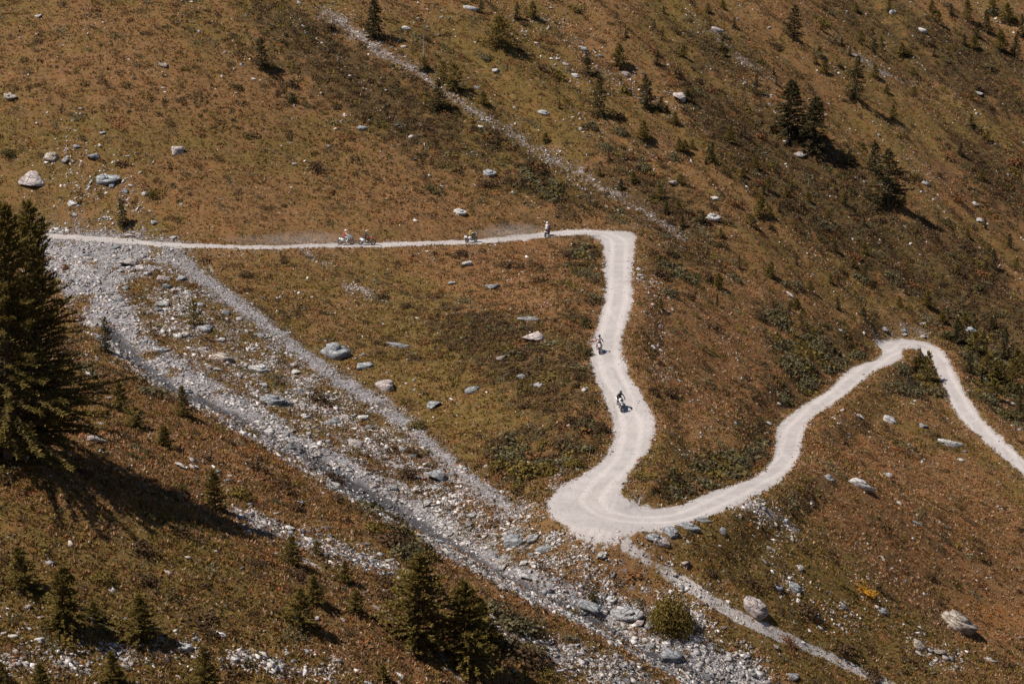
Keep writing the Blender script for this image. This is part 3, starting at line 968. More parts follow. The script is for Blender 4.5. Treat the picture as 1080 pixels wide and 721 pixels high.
def build_scrub():
    rng = np.random.default_rng(8)
    protos = [shrub_cloud(rng, 70, 0.30, 4) for _ in range(10)]
    N = 11000
    P_, idx = scatter(scrub_w, N, rng)
    sc = np.exp(rng.normal(math.log(0.42), 0.35, N)).clip(.2, .85)
    thick = flat(sstep(.3, .8, m_scrub))[idx]
    sc *= 1 + 0.55 * thick
    dk = flat(m_dark)[idx]
    g = rng.random(N)
    ci_ = np.where(g < 0.38 * thick + 0.1, 0, np.where(g < 0.66 + 0.2 * dk, 1, np.where(g < 0.78 - .1 * thick, 2, np.where(g < .93, 3, 4))))
    Vs, Fs, Cs, off = [], [], [], 0
    rt = align(unit(normal_at(P_[:, 0], P_[:, 1]) + [0, 0, .6])) @ rand_rot(rng, N, 0.05)
    S = np.stack([sc * rng.uniform(.8, 1.5, N), sc * rng.uniform(.8, 1.2, N), sc * rng.uniform(.7, 1.1, N)], 1)
    pk = rng.integers(0, len(protos), N)
    cols = np.array([SHRUB_COL[k] for k in SK])
    for q, (V, F) in enumerate(protos):
        m = np.where(pk == q)[0]
        W_ = np.einsum('nij,nkj->nki', rt[m], V[None] * S[m][:, None, :]) + P_[m][:, None, :]
        T = cols[ci_[m]] * rng.uniform(.75, 1.3, (len(m), 1))
        leafv = rng.uniform(.65, 1.4, (len(m), len(V) // 4))
        C = T[:, None, None, :] * leafv[:, :, None, None] * np.ones((1, 1, 4, 1))
        Vs.append(W_.reshape(-1, 3))
        Cs.append(C.reshape(-1, 3))
        Fs.append((F[None] + (np.arange(len(m)) * len(V))[:, None, None]).reshape(-1, 4) + off)
        off += len(m) * len(V)
    link('heath_scrub', np_mesh('heath_scrub', np.concatenate(Vs), np.concatenate(Fs), dict(tint=np.concatenate(Cs))), M_LEAF, kind='stuff')

build_scrub()

# ------------------------------------------------------------------ stones
def hull_mesh(seed, npts=22, squash=(1, .8, .6), detail_=True):
    rr = random.Random(seed)
    bm = bmesh.new()
    for _ in range(npts):
        v = Vector((rr.gauss(0, 1), rr.gauss(0, 1), rr.gauss(0, 1))).normalized()
        e = 0.8
        v = Vector([math.copysign(abs(c) ** e, c) for c in v])
        v = v * rr.uniform(.72, 1.0)
        bm.verts.new((v.x * squash[0], v.y * squash[1], v.z * squash[2]))
    r = bmesh.ops.convex_hull(bm, input=bm.verts)
    bmesh.ops.delete(bm, geom=[g for g in bm.verts if not g.link_faces], context='VERTS')
    bmesh.ops.dissolve_limit(bm, angle_limit=0.2, verts=bm.verts, edges=bm.edges)
    if detail_:
        bmesh.ops.triangulate(bm, faces=bm.faces)
        bmesh.ops.subdivide_edges(bm, edges=list(bm.edges), cuts=1, use_grid_fill=False)
        bmesh.ops.triangulate(bm, faces=bm.faces)
        bmesh.ops.subdivide_edges(bm, edges=[e_ for e_ in bm.edges if e_.calc_length() > .3], cuts=1, use_grid_fill=False)
        bmesh.ops.triangulate(bm, faces=bm.faces)
        for v in bm.verts:
            k = perlin(np.array([v.co.x * 2.6 + seed]), np.array([v.co.y * 2.6 + v.co.z * 3.1]), seed % 7)[0]
            v.co *= 1 + 0.09 * k
            v.co.z += 0.03 * perlin(np.array([v.co.x * 6 + seed]), np.array([v.co.y * 6]), 3)[0]
    else:
        bmesh.ops.triangulate(bm, faces=bm.faces)
    bmesh.ops.recalc_face_normals(bm, faces=bm.faces)
    return bm

def bm_arrays(bm):
    bm.verts.ensure_lookup_table()
    bm.verts.index_update()
    V = np.array([v.co[:] for v in bm.verts])
    F = np.array([[v.index for v in f.verts] for f in bm.faces])
    bm.free()
    return V, F

STONE_COL = np.array([[0.40, 0.38, 0.375], [0.29, 0.283, 0.29], [0.20, 0.20, 0.21], [0.36, 0.305, 0.28], [0.54, 0.52, 0.51], [0.11, 0.107, 0.113]])

def build_stones(name, w, N, med, sig, lo, hi, seed, colw, smooth_=False):
    rng = np.random.default_rng(seed)
    protos = [bm_arrays(hull_mesh(300 + seed * 20 + k, 8, (1, R.uniform(.5, .9), R.uniform(.25, .6)), False)) for k in range(9)]
    P_, idx = scatter(w, N, rng)
    sc = np.exp(rng.normal(math.log(med), sig * 1.15, N)).clip(lo, hi * 1.3) / 2
    rt = align(unit(normal_at(P_[:, 0], P_[:, 1]) + [0, 0, .35])) @ rand_rot(rng, N, 0.22)
    pk = rng.integers(0, 9, N)
    ck = rng.choice(len(STONE_COL), N, p=np.array(colw) / sum(colw))
    Vs, Fs, Cs, off = [], [], [], 0
    for q, (V, F) in enumerate(protos):
        m = np.where(pk == q)[0]
        W_ = np.einsum('nij,nkj->nki', rt[m], V[None] * sc[m][:, None, None]) + P_[m][:, None, :]
        W_[:, :, 2] += (sc[m] * 0.03)[:, None]
        C = np.repeat((STONE_COL[ck[m]] * rng.uniform(.8, 1.2, (len(m), 1)))[:, None, :], len(V), 1)
        Vs.append(W_.reshape(-1, 3))
        Cs.append(C.reshape(-1, 3))
        Fs.append((F[None] + (np.arange(len(m)) * len(V))[:, None, None]).reshape(-1, 3) + off)
        off += len(m) * len(V)
    link(name, np_mesh(name, np.concatenate(Vs), np.concatenate(Fs), dict(tint=np.concatenate(Cs))), M_STONE, kind='stuff')

offroad = 1 - sstep(.15, .5, m_road)
edge_noise = np.clip(0.5 + 1.2 * fbm(GX / 2.2, GY / 2.2, 91, 3), 0.05, 1.6)
build_stones('wet_stones', m_chan * edge_noise * offroad, 6000, 0.24, 0.5, .08, .7, 6, (0.1, .4, 1.5, .2, .1, 8))
build_stones('scree', (m_stream + 0.7 * m_talus * 1.2) * (1 - .85 * sstep(.3, .8, m_chan)) * edge_noise * offroad, 58000, 0.24, 0.55, .08, 1.0, 1, (5, 4, 2, 2, 3, 1))
build_stones('gravel', (m_tongue * 0.8 + 0.25 * m_trail + 0.5 * m_verge) * edge_noise * offroad, 16000, 0.15, 0.4, .07, .45, 2, (4, 5, 3, 2, 2, 1))
build_stones('gully_stones', m_gully * edge_noise ** 2 * offroad, 3800, 0.2, 0.5, .08, .7, 7, (2, 1.5, 1, 6, 1.5, .5))
roadedge = np.clip(blur(m_road, 3) * 4 * (1 - blur(m_road, 3)), 0, 1) ** 2
build_stones('road_edge_stones', roadedge * (0.25 + edge_noise ** 2) * (GY < 330), 5500, 0.13, 0.45, .06, .45, 5, (4, 4, 3, 3, 3, 1))
build_stones('rubble', (m_stony * 0.5 * (0.2 + edge_noise ** 2) * np.clip(0.4 + 2.2 * fbm(GX / 6, GY / 6, 131, 3), 0.05, 2) + 1.1 * m_bench * edge_noise ** 2) * offroad * (1 - .8 * bare), 30000, 0.21, 0.5, .1, .8, 3, (5, 3, 2.5, 3, 4, 0.5))
clus = np.clip(fbm(GX / 9, GY / 9, 95, 3) * 1.6, 0, 2) ** 2
streaky = upper * np.clip(fbm(ac_ / 5, ax_ / 45, 97, 3) * 2, 0, 1.5) ** 2
mstone = (0.05 + clus * 0.5 + streaky * 1.1) * offroad * (1 - bare)
rstreak = mask([[(562, 3, 20), (593, 32, 22), (625, 60, 22), (660, 85, 24), (690, 110, 20)], [(572, 55, 14), (607, 83, 12), (640, 110, 8)], [(600, 125, 6), (650, 150, 8)], [(768, 528, 12), (800, 538, 20), (845, 566, 12)], [(800, 575, 10), (830, 600, 18), (850, 640, 24), (905, 655, 20)], [(960, 680, 26), (1020, 700, 20)], [(950, 170, 12), (985, 200, 16)],
                [(700, 105, 20), (725, 120, 12)], [(60, 165, 70), (150, 220, 40)], [(640, 275, 8), (690, 300, 10), (700, 400, 12)]], [], 4)
mstone += 4.5 * rstreak * offroad * edge_noise
build_stones('field_stones', mstone, 19000, 0.25, 0.55, .1, .9, 4, (5, 3, 2, 3, 4, 0.3))

def plate_mesh(seed, thick, corners):
    rr = random.Random(seed)
    bm = bmesh.new()
    an = sorted(rr.uniform(0, 2 * math.pi / corners * .8) + 2 * math.pi * k / corners for k in range(corners))
    ring = [(math.cos(a) * rr.uniform(.62, 1.08), math.sin(a) * rr.uniform(.5, .85)) for a in an]
    dx, dy, tx, ty = rr.uniform(-.12, .12), rr.uniform(-.1, .1), rr.uniform(-.55, .55), rr.uniform(-.55, .55)
    lev = []
    for h_, k in ((-thick, .9), (thick * rr.uniform(.35, .6), 1.0), (thick, .93)):
        lev.append([bm.verts.new((x * k * rr.uniform(.9, 1.06) + dx * h_ / thick, y * k * rr.uniform(.9, 1.06) + dy * h_ / thick, h_ + (thick * (tx * x + ty * y) if h_ > 0 else 0) + rr.uniform(-.16, .16) * thick)) for x, y in ring])
    for a_, b_ in zip(lev, lev[1:]):
        for i in range(corners):
            j = (i + 1) % corners
            bm.faces.new((a_[i], a_[j], b_[j], b_[i]))
    bm.faces.new(lev[-1])
    bm.faces.new(lev[0][::-1])
    if corners % 2:
        k0, ox, oy = rr.uniform(.45, .65), rr.uniform(-.3, .3), rr.uniform(-.2, .2)
        up = [[bm.verts.new((x * k0 * q_ * rr.uniform(.85, 1.1) + ox, y * k0 * q_ + oy, z_)) for x, y in ring] for z_, q_ in ((thick * .3, 1.0), (thick * 1.55, .9))]
        for i in range(corners):
            j = (i + 1) % corners
            bm.faces.new((up[0][i], up[0][j], up[1][j], up[1][i]))
        bm.faces.new(up[1])
    bmesh.ops.triangulate(bm, faces=bm.faces)
    bmesh.ops.subdivide_edges(bm, edges=[e_ for e_ in bm.edges if e_.calc_length() > .45], cuts=1)
    bmesh.ops.triangulate(bm, faces=bm.faces)
    for v in bm.verts:
        v.co.z += thick * .22 * perlin(np.array([v.co.x * 2.2 + seed]), np.array([v.co.y * 2.2]), 2)[0]
        v.co.x += .09 * perlin(np.array([v.co.z * 5 + seed]), np.array([v.co.y * 3]), 4)[0]
    bmesh.ops.recalc_face_normals(bm, faces=bm.faces)
    return bm

ROCK_PROTO = {'slab': [], 'boulder': [], 'block': []}
for k in range(6):
    ROCK_PROTO['slab'].append(bm_arrays(plate_mesh(40 + k, .34, 7 + k % 3)))
    ROCK_PROTO['boulder'].append(bm_arrays(hull_mesh(60 + k, 12, (1, .85, .7))))
    ROCK_PROTO['block'].append(bm_arrays(hull_mesh(80 + k, 10, (1, .68, .5))))
_rock_me = {}

def rock_mesh(form, k, tone):
    key = (form, k, tone)
    if key not in _rock_me:
        V, F = ROCK_PROTO[form][k]
        me = np_mesh('rock', V, F)
        me.materials.append(ROCKM[tone])
        _rock_me[key] = me
    return _rock_me[key]

def place_rock(u=None, v=None, w=10, h=8, tone='grey', form='boulder', label=None, group=None, P_=None, yaw=None, sink=0.3, name='rock'):
    p = cast(u, v)[0] if P_ is None else np.asarray(P_)
    s_ = FPX / math.hypot(p[1], p[2])
    a = w / s_ / 2 * (1.4 if form == 'block' else 1.2)
    hz = h / s_ / 2 / 0.5
    o = link(name, rock_mesh(form, R.randrange(6), tone))
    zs = {'slab': .34, 'boulder': .7, 'block': .6}[form]
    kz = hz * (0.34 if form == 'slab' else 0.5) / zs
    o.scale = (a, min(a * 1.1, max(hz * 1.15, a * .5)), min(kz, a * .95))
    nn = normal_at(p[0], p[1], 1.0)
    q = Vector((nn + np.array([0, 0, .25]))).normalized()
    rotm = Vector((0, 0, 1)).rotation_difference(q).to_matrix() @ Matrix.Rotation(R.gauss(.02, .2) + R.choice((0, math.pi)) if yaw is None else yaw, 3, 'Z') @ Matrix.Rotation(R.uniform(-.12, .12), 3, 'X')
    o.rotation_euler = rotm.to_euler()
    o.location = Vector(p) + q * (o.scale[2] * zs * (1 - 2 * sink) * 0.8)
    o['category'] = 'rock'
    if label:
        o['label'] = label
    if group:
        o['group'] = group
    return o

NAMED_ROCKS = [
    (35, 190, 35, 14, 'pinkish', 'boulder', 'large pinkish boulder lying above the road at the left edge'),
    (112, 191, 27, 11, 'blue-grey', 'slab', 'long blue-grey slab lying above the road on the left'),
    (188, 161, 15, 11, 'pinkish', 'boulder', 'pale pinkish boulder alone on turf above the upper road'),
    (97, 164, 18, 10, 'grey', 'boulder', 'rough grey boulder between the pinkish boulder and the lone turf boulder'),
    (77, 215, 12, 6, 'pale', 'block', 'white stone with dark side just above the road start'),
    (55, 167, 16, 8, 'tan', 'slab', 'flat tan stone above the large pinkish boulder'),
    (10, 103, 16, 7, 'tan', 'slab', 'flat tan stone beside the upper left edge'),
    (519, 304, 17, 10, 'blue-grey', 'boulder', 'blue-grey boulder on turf below the middle of the traverse'),
    (563, 358, 25, 13, 'pinkish', 'boulder', 'largest pale pinkish boulder in the field beside the straight'),
    (585, 362, 9, 7, 'pale', 'block', 'small pale stone touching downhill side of largest field boulder'),
    (354, 375, 31, 20, 'blue-grey', 'slab', 'big grey slab leaning at the edge of the gravel tongue'),
    (287, 425, 25, 13, 'blue-grey', 'slab', 'smooth blue-grey slab on turf between stream and gravel tongue'),
    (235, 379, 23, 10, 'tan', 'slab', 'tan slab below the sparse bush in the stony field'),
    (134, 279, 24, 10, 'pinkish', 'boulder', 'large pinkish boulder at the head of the stony field'),
    (171, 322, 16, 10, 'pale', 'boulder', 'pale boulder above the turf patch in upper stony field'),
    (175, 295, 19, 8, 'pinkish', 'boulder', 'pinkish boulder beside the top of the gravel tongue'),
    (194, 355, 14, 11, 'pinkish', 'block', 'pinkish block left of the sparse bush'),
    (169, 372, 14, 13, 'pale', 'block', 'white block at the edge of the upper stream'),
    (217, 348, 17, 8, 'grey', 'slab', 'grey slab directly under the sparse bush'),
    (272, 391, 20, 8, 'pale', 'slab', 'flat pale slab below the gravel tongue'),
    (353, 446, 15, 8, 'blue-grey', 'slab', 'small blue-grey slab right of the smooth slab'),
    (375, 471, 18, 13, 'pinkish', 'boulder', 'pinkish boulder set in the bank above the channel'),
    (420, 365, 24, 6, 'blue-grey', 'slab', 'long thin slab on turf in the middle field'),
    (499, 412, 17, 7, 'blue-grey', 'slab', 'blue-grey slab flat on turf in the lower field'),
    (552, 397, 12, 5, 'blue-grey', 'slab', 'small blue-grey slab below the largest field boulder'),
    (528, 379, 11, 6, 'pinkish', 'boulder', 'small pinkish stone left of the largest field boulder'),
    (385, 388, 20, 10, 'blue-grey', 'boulder', 'blue-grey boulder just right of the big leaning slab'),
    (407, 409, 21, 13, 'pinkish', 'slab', 'pinkish slab on the upper edge of the gravel tongue'),
    (383, 442, 15, 9, 'pale', 'slab', 'pale slab by the lower gravel tongue'),
    (458, 428, 15, 11, 'blue-grey', 'block', 'grey stones cluster block above the lower gravel tongue'),
    (557, 337, 23, 4, 'grey', 'slab', 'narrow grey ledge of rock above the largest field boulder'),
    (493, 279, 13, 7, 'pale', 'slab', 'pale slab below the lone traverse rider'),
    (477, 300, 9, 6, 'pale', 'block', 'small pale block left of the blue-grey traverse boulder'),
    (460, 504, 23, 16, 'blue-grey', 'boulder', 'round blue-grey boulder between stream and gravel tongue'),
    (542, 573, 24, 17, 'blue-grey', 'slab', 'pale blue-grey slab tilted above the stream bend'),
    (563, 569, 15, 8, 'grey', 'slab', 'grey slab right of the tilted slab above the stream'),
    (574, 580, 17, 8, 'blue-grey', 'slab', 'dark blue-grey slab below the lower hairpin edge'),
    (554, 610, 14, 17, 'pale', 'block', 'upright white stone standing in the stream'),
    (530, 600, 9, 9, 'pale', 'boulder', 'round white stone beside the stream channel'),
    (564, 595, 10, 7, 'pale', 'block', 'white stone just above the upright stream stone'),
    (450, 532, 12, 9, 'pale', 'boulder', 'white boulder below the round blue-grey boulder'),
    (621, 641, 30, 12, 'blue-grey', 'slab', 'long grey slab across the stream left of the bush'),
    (644, 633, 11, 10, 'pale', 'slab', 'tilted white slab above the lower stream'),
    (661, 650, 32, 14, 'grey', 'slab', 'wide grey slab in the stream beside the round bush'),
    (674, 659, 18, 12, 'pinkish', 'boulder', 'pinkish boulder in the stream under the round bush'),
    (687, 662, 14, 11, 'blue-grey', 'slab', 'smooth blue-grey slab right of the pinkish stream boulder'),
    (708, 695, 27, 17, 'blue-grey', 'boulder', 'large blue-grey boulder on the near stream bank'),
    (690, 568, 17, 7, 'blue-grey', 'slab', 'lowest slab of the pile under the hairpin'),
    (708, 563, 19, 9, 'blue-grey', 'slab', 'middle dark slab of the pile under the hairpin'),
    (697, 572, 22, 8, 'pinkish', 'slab', 'pinkish slab at the foot of the hairpin pile'),
    (727, 557, 24, 8, 'blue-grey', 'slab', 'long dark slab under the road edge past the pile'),
    (741, 550, 18, 6, 'blue-grey', 'slab', 'end slab tucked under the outer road edge'),
    (795, 643, 28, 17, 'pinkish', 'slab', 'grey and pink angular boulder above the footpath'),
    (820, 621, 16, 9, 'blue-grey', 'block', 'blue-grey block uphill of the footpath boulder'),
    (838, 621, 15, 9, 'blue-grey', 'slab', 'flat slab right of the blue-grey block by the path'),
    (1009, 661, 38, 24, 'tan', 'slab', 'large tan boulder low on the right slope'),
    (969, 682, 18, 16, 'tan', 'slab', 'tilted tan slab left of the large tan boulder'),
    (990, 688, 15, 8, 'tan', 'block', 'small tan block below the large tan boulder'),
    (907, 512, 31, 10, 'pale', 'slab', 'long pale slab below the road leg on the right slope'),
    (874, 505, 13, 6, 'grey', 'slab', 'grey slab left of the long pale slab'),
    (937, 502, 11, 5, 'pale', 'slab', 'small pale slab right of the long pale slab'),
    (966, 552, 18, 4, 'pale', 'slab', 'thin pale sliver of rock in the middle right slope'),
    (1044, 697, 17, 5, 'pale', 'slab', 'thin pale slab near the bottom right corner'),
    (930, 645, 14, 6, 'blue-grey', 'slab', 'blue-grey slab below the yellow flowers'),
    (889, 640, 10, 5, 'blue-grey', 'slab', 'small blue-grey slab below left of the yellow flowers'),
    (762, 561, 10, 7, 'blue-grey', 'slab', 'small blue-grey slab below the spill of stones'),
    (768, 694, 12, 9, 'pale', 'boulder', 'white boulder in the stream near the bottom edge'),
    (793, 711, 12, 10, 'pale', 'boulder', 'white boulder in the stream at the bottom edge'),
    (835, 714, 15, 10, 'grey', 'boulder', 'grey boulder under the footpath at the bottom edge'),
    (820, 685, 12, 9, 'pinkish', 'block', 'pinkish block just below the footpath'),
    (938, 444, 17, 8, 'pale', 'slab', 'pale slab inside the wedge below the conifers'),
    (973, 450, 11, 6, 'blue-grey', 'slab', 'blue-grey slab on the wedge beneath the far road'),
    (1003, 469, 28, 9, 'pale', 'slab', 'long whitish slab beneath the far right road'),
    (907, 441, 10, 6, 'pale', 'block', 'pale stone at the left of the wedge slabs'),
    (808, 446, 12, 6, 'pale', 'block', 'pale stone just above the road on the middle slope'),
    (1023, 350, 16, 8, 'blue-grey', 'slab', 'blue-grey slab among shrubs right of the far hairpin'),
    (833, 312, 11, 6, 'pale', 'block', 'pale stone on the slope below the scattered shrubs'),
    (942, 15, 10, 7, 'pale', 'boulder', 'white boulder near the top edge on the right'),
    (973, 33, 10, 5, 'pale', 'slab', 'white slab below the topmost white boulder'),
    (1032, 99, 10, 5, 'pale', 'boulder', 'white boulder on the far streak near the right edge'),
    (843, 164, 13, 6, 'pinkish', 'slab', 'pinkish slab just below the dark twin spruces'),
    (753, 210, 10, 6, 'pale', 'block', 'pale block above the slope right of the gully foot'),
    (752, 231, 17, 8, 'pale', 'slab', 'pale slab right of the gully foot'),
    (708, 193, 13, 9, 'pinkish', 'boulder', 'pinkish boulder above the lower long gully'),
    (977, 194, 12, 6, 'pale', 'block', 'white block in the stone run right of the tall spruce'),
    (1032, 233, 10, 6, 'pale', 'boulder', 'white boulder above the brown heath patch'),
    (757, 33, 14, 6, 'pinkish', 'slab', 'pinkish slab beside the thin gravel streak'),
    (715, 104, 17, 11, 'pinkish', 'boulder', 'pinkish boulder in the upper middle stone run'),
    (1028, 216, 9, 5, 'pale', 'slab', 'pale slab right of the stone run'),
    (558, 189, 8, 5, 'pale', 'block', 'white stone in the juniper thicket below the gully'),
    (516, 184, 13, 9, 'grey', 'slab', 'grey slab left of the juniper thicket'),
    (497, 10, 18, 5, 'pale', 'slab', 'thin pale slab near the top centre'),
    (428, 31, 11, 5, 'pale', 'slab', 'pale slab beside the head of the long gully'),
    (522, 76, 10, 7, 'pale', 'block', 'white block below the spreading tree'),
    (503, 93, 9, 5, 'pale', 'block', 'small white stone uphill of the gully trees'),
    (485, 225, 13, 7, 'pale', 'slab', 'pale slab above the lone traverse rider'),
    (382, 136, 11, 5, 'blue-grey', 'slab', 'blue-grey slab on open turf left of the long gully'),
    (103, 467, 22, 13, 'pinkish', 'block', 'dark pinkish block under the right larch'),
    (573, 120, 12, 5, 'pale', 'slab', 'pale slab between the long gully and lone spruce'),
    (40, 18, 8, 5, 'pale', 'boulder', 'white boulder in the upper left corner'),
    (172, 69, 11, 6, 'tan', 'boulder', 'tan boulder high on the left turf'),
    (97, 652, 14, 7, 'pale', 'slab', 'pale slab between the two lower left spruces'),
    (196, 684, 14, 12, 'pale', 'block', 'white outcrop block in the bottom left stone row'),
    (247, 697, 12, 10, 'pale', 'block', 'white block right of the outcrop in the stone row'),
    (131, 703, 14, 9, 'pale', 'boulder', 'white boulder beside the small spruce at the bottom'),
    (313, 530, 14, 8, 'grey', 'block', 'dark grey block above the talus strip'),
    (190, 492, 13, 8, 'pale', 'block', 'pale block in the larch shadow on the bank'),
]
for u, v, w, h, tone, form, lab in NAMED_ROCKS:
    place_rock(u, v, w, h, tone, form, lab, 'individual rocks on the mountainside')

def auto_rocks():
    rng = np.random.default_rng(21)
    zones = [(m_stream * edge_noise * offroad, 62, (7, 13), 'in'), (m_stony * (1 - bare) * edge_noise * offroad, 58, (7, 12), 'in'), (rstreak * offroad, 26, (6, 9), 'up'),
             ((m_talus + m_bench) * edge_noise * offroad, 22, (7, 10), 'in'), (m_verge * (1 - m_stream) * offroad, 10, (6, 9), 'v')]
    for w, cnt, (a, b), _ in zones:
        P_, idx = scatter(w * ((UU > 2) & (UU < 1078) & (VV > 2) & (VV < 719)), cnt, rng)
        for p in P_:
            tone = rng.choice(['pale', 'grey', 'blue-grey', 'pinkish'], p=[.42, .2, .2, .18])
            form = rng.choice(['slab', 'boulder', 'block'], p=[.35, .3, .35])
            ww = float(rng.uniform(a, b))
            o = place_rock(None, None, ww, ww * float(rng.uniform(.5, .8)), str(tone), str(form), None, 'individual rocks on the mountainside', P_=p)
            size = 'small' if ww < 8.5 else 'medium'
            want_label(o, f'{size} {tone}', {'slab': 'flat stone', 'boulder': 'rounded stone', 'block': 'angular stone'}[str(form)])

auto_rocks()

# ------------------------------------------------------------------ shrubs
_shrub_me = {}
_srng = np.random.default_rng(17)

def shrub_mesh(k, tone, leaves=420, leaf=.17, lobes=7, squash=.7):
    key = (k, tone, leaves)
    if key not in _shrub_me:
        rng = np.random.default_rng(500 + k)
        V, F = shrub_cloud(rng, leaves, leaf, lobes, squash)
        C = np.array(SHRUB_COL[tone]) * np.repeat(rng.uniform(.6, 1.45, (len(V) // 4, 1)), 4, 0)
        me = np_mesh('shrub', V, F, dict(tint=C))
        me.materials.append(M_LEAF)
        _shrub_me[key] = me
    return _shrub_me[key]

def place_shrub(u, v, w, h, tone, label=None, P_=None, leaves=420, leaf=.17, lobes=7):
    """u, v: foot of the shrub; w, h: size in pixels"""
    p = cast(u, v)[0] if P_ is None else np.asarray(P_)
    s_ = FPX / math.hypot(p[1], p[2])
    o = link('shrub', shrub_mesh(R.randrange(6), tone, leaves, leaf, lobes))
    a, hz = w / s_ / 2, h / s_
    o.scale = (a, a * R.uniform(.75, 1), hz / 1.0)
    nn = normal_at(p[0], p[1], 1.0)
    q = Vector((nn + np.array([0, 0, 1.2]))).normalized()
    o.rotation_euler = (Vector((0, 0, 1)).rotation_difference(q).to_matrix() @ Matrix.Rotation(R.uniform(-.5, .5) + R.choice((0, math.pi)), 3, 'Z')).to_euler()
    o.location = Vector(p) + Vector((0, 0, -0.05 * hz))
    o['category'] = 'shrub'
    o['group'] = 'individual shrubs on the mountainside'
    if label:
        o['label'] = label
    else:
        sz = 'small' if w < 13 else 'broad'
        want_label(o, f'{sz} {tone}', 'shrub')
    return o

place_shrub(707, 662, 54, 50, 'olive', 'big round olive bush beside the stream below the hairpin', leaves=8000, leaf=.07, lobes=30)
HAND_SHRUBS = [
    (308, 106, 18, 14, 'dark green'), (10, 163, 20, 12, 'dark green'), (162, 208, 18, 15, 'olive'), (70, 284, 14, 10, 'russet'), (160, 415, 44, 14, 'grey-green'), (336, 424, 36, 16, 'dark brown'),
    (264, 459, 22, 10, 'olive'), (260, 292, 22, 9, 'dark brown'), (147, 580, 36, 17, 'dark brown'), (150, 613, 34, 14, 'dark brown'), (110, 612, 30, 16, 'olive'), (270, 596, 22, 10, 'dark brown'), (308, 606, 30, 10, 'dark brown'),
    (545, 662, 60, 24, 'grey-green'), (520, 645, 40, 20, 'grey-green'), (548, 694, 60, 24, 'dark brown'), (510, 690, 40, 18, 'olive'), (575, 714, 26, 14, 'olive'), (606, 648, 14, 11, 'olive'), (624, 632, 16, 14, 'dark green'),
    (430, 590, 40, 26, 'grey-green'), (412, 575, 50, 24, 'dark brown'), (440, 615, 40, 22, 'grey-green'), (392, 560, 34, 18, 'olive'), (300, 515, 40, 16, 'dark brown'), (350, 505, 30, 12, 'dark brown'), (270, 495, 34, 14, 'dark brown'),
    (255, 525, 36, 18, 'olive'), (540, 282, 26, 12, 'dark brown'), (487, 268, 20, 8, 'dark brown'), (403, 314, 16, 8, 'dark brown'), (430, 324, 16, 8, 'dark brown'), (440, 452, 24, 14, 'olive'), (434, 480, 18, 12, 'dark brown'), (430, 504, 20, 16, 'dark brown'),
    (950, 393, 20, 16, 'grey-green'), (947, 414, 28, 18, 'grey-green'), (965, 418, 26, 16, 'grey-green'), (988, 418, 22, 16, 'grey-green'), (932, 408, 14, 10, 'grey-green'),
    (775, 295, 20, 10, 'grey-green'), (727, 297, 22, 12, 'grey-green'), (827, 301, 16, 9, 'grey-green'), (800, 337, 16, 10, 'dark brown'), (907, 294, 22, 10, 'grey-green'), (862, 352, 12, 8, 'dark green'), (870, 345, 12, 9, 'dark green'),
    (695, 292, 32, 16, 'dark brown'), (706, 312, 24, 12, 'grey-green'), (705, 417, 26, 16, 'dark brown'), (690, 415, 18, 12, 'dark brown'), (725, 315, 20, 10, 'dark brown'),
    (560, 500, 44, 24, 'olive'), (582, 500, 30, 22, 'olive'), (530, 495, 30, 18, 'olive'), (608, 492, 22, 14, 'olive'), (545, 515, 26, 12, 'olive'), (620, 375, 14, 14, 'dark green'), (612, 400, 16, 12, 'dark brown'),
    (628, 270, 18, 12, 'dark brown'), (612, 282, 18, 10, 'dark brown'), (618, 345, 14, 18, 'dark green'), (612, 370, 12, 12, 'dark green'), (600, 446, 22, 14, 'dark brown'), (635, 455, 20, 16, 'dark brown'),
    (512, 62, 20, 8, 'grey-green'), (680, 178, 22, 10, 'grey-green'), (710, 168, 18, 12, 'grey-green'), (624, 135, 18, 12, 'grey-green'), (655, 143, 16, 14, 'grey-green'), (640, 155, 16, 7, 'grey-green'), (617, 65, 16, 7, 'dark brown'),
    (740, 510, 36, 12, 'grey-green'), (775, 490, 36, 16, 'grey-green'), (795, 480, 30, 16, 'grey-green'), (825, 422, 24, 14, 'grey-green'), (850, 408, 26, 14, 'grey-green'), (880, 388, 26, 14, 'grey-green'), (905, 378, 24, 12, 'grey-green'),
    (860, 372, 24, 12, 'grey-green'), (1030, 395, 26, 20, 'grey-green'), (1045, 425, 28, 16, 'grey-green'), (1065, 440, 30, 16, 'dark green'), (1020, 380, 24, 16, 'grey-green'), (1070, 415, 26, 20, 'dark green'),
    (850, 645, 40, 16, 'dark brown'), (890, 685, 36, 14, 'dark brown'), (830, 678, 24, 12, 'russet'), (790, 615, 30, 12, 'dark brown'), (750, 605, 22, 10, 'dark brown'), (980, 608, 20, 10, 'dark brown'), (920, 712, 30, 14, 'dark brown'),
    (1000, 665, 0, 0, ''),
]
for u, v, w, h, tone in HAND_SHRUBS:
    if w:
        place_shrub(u, v, w, h, tone)

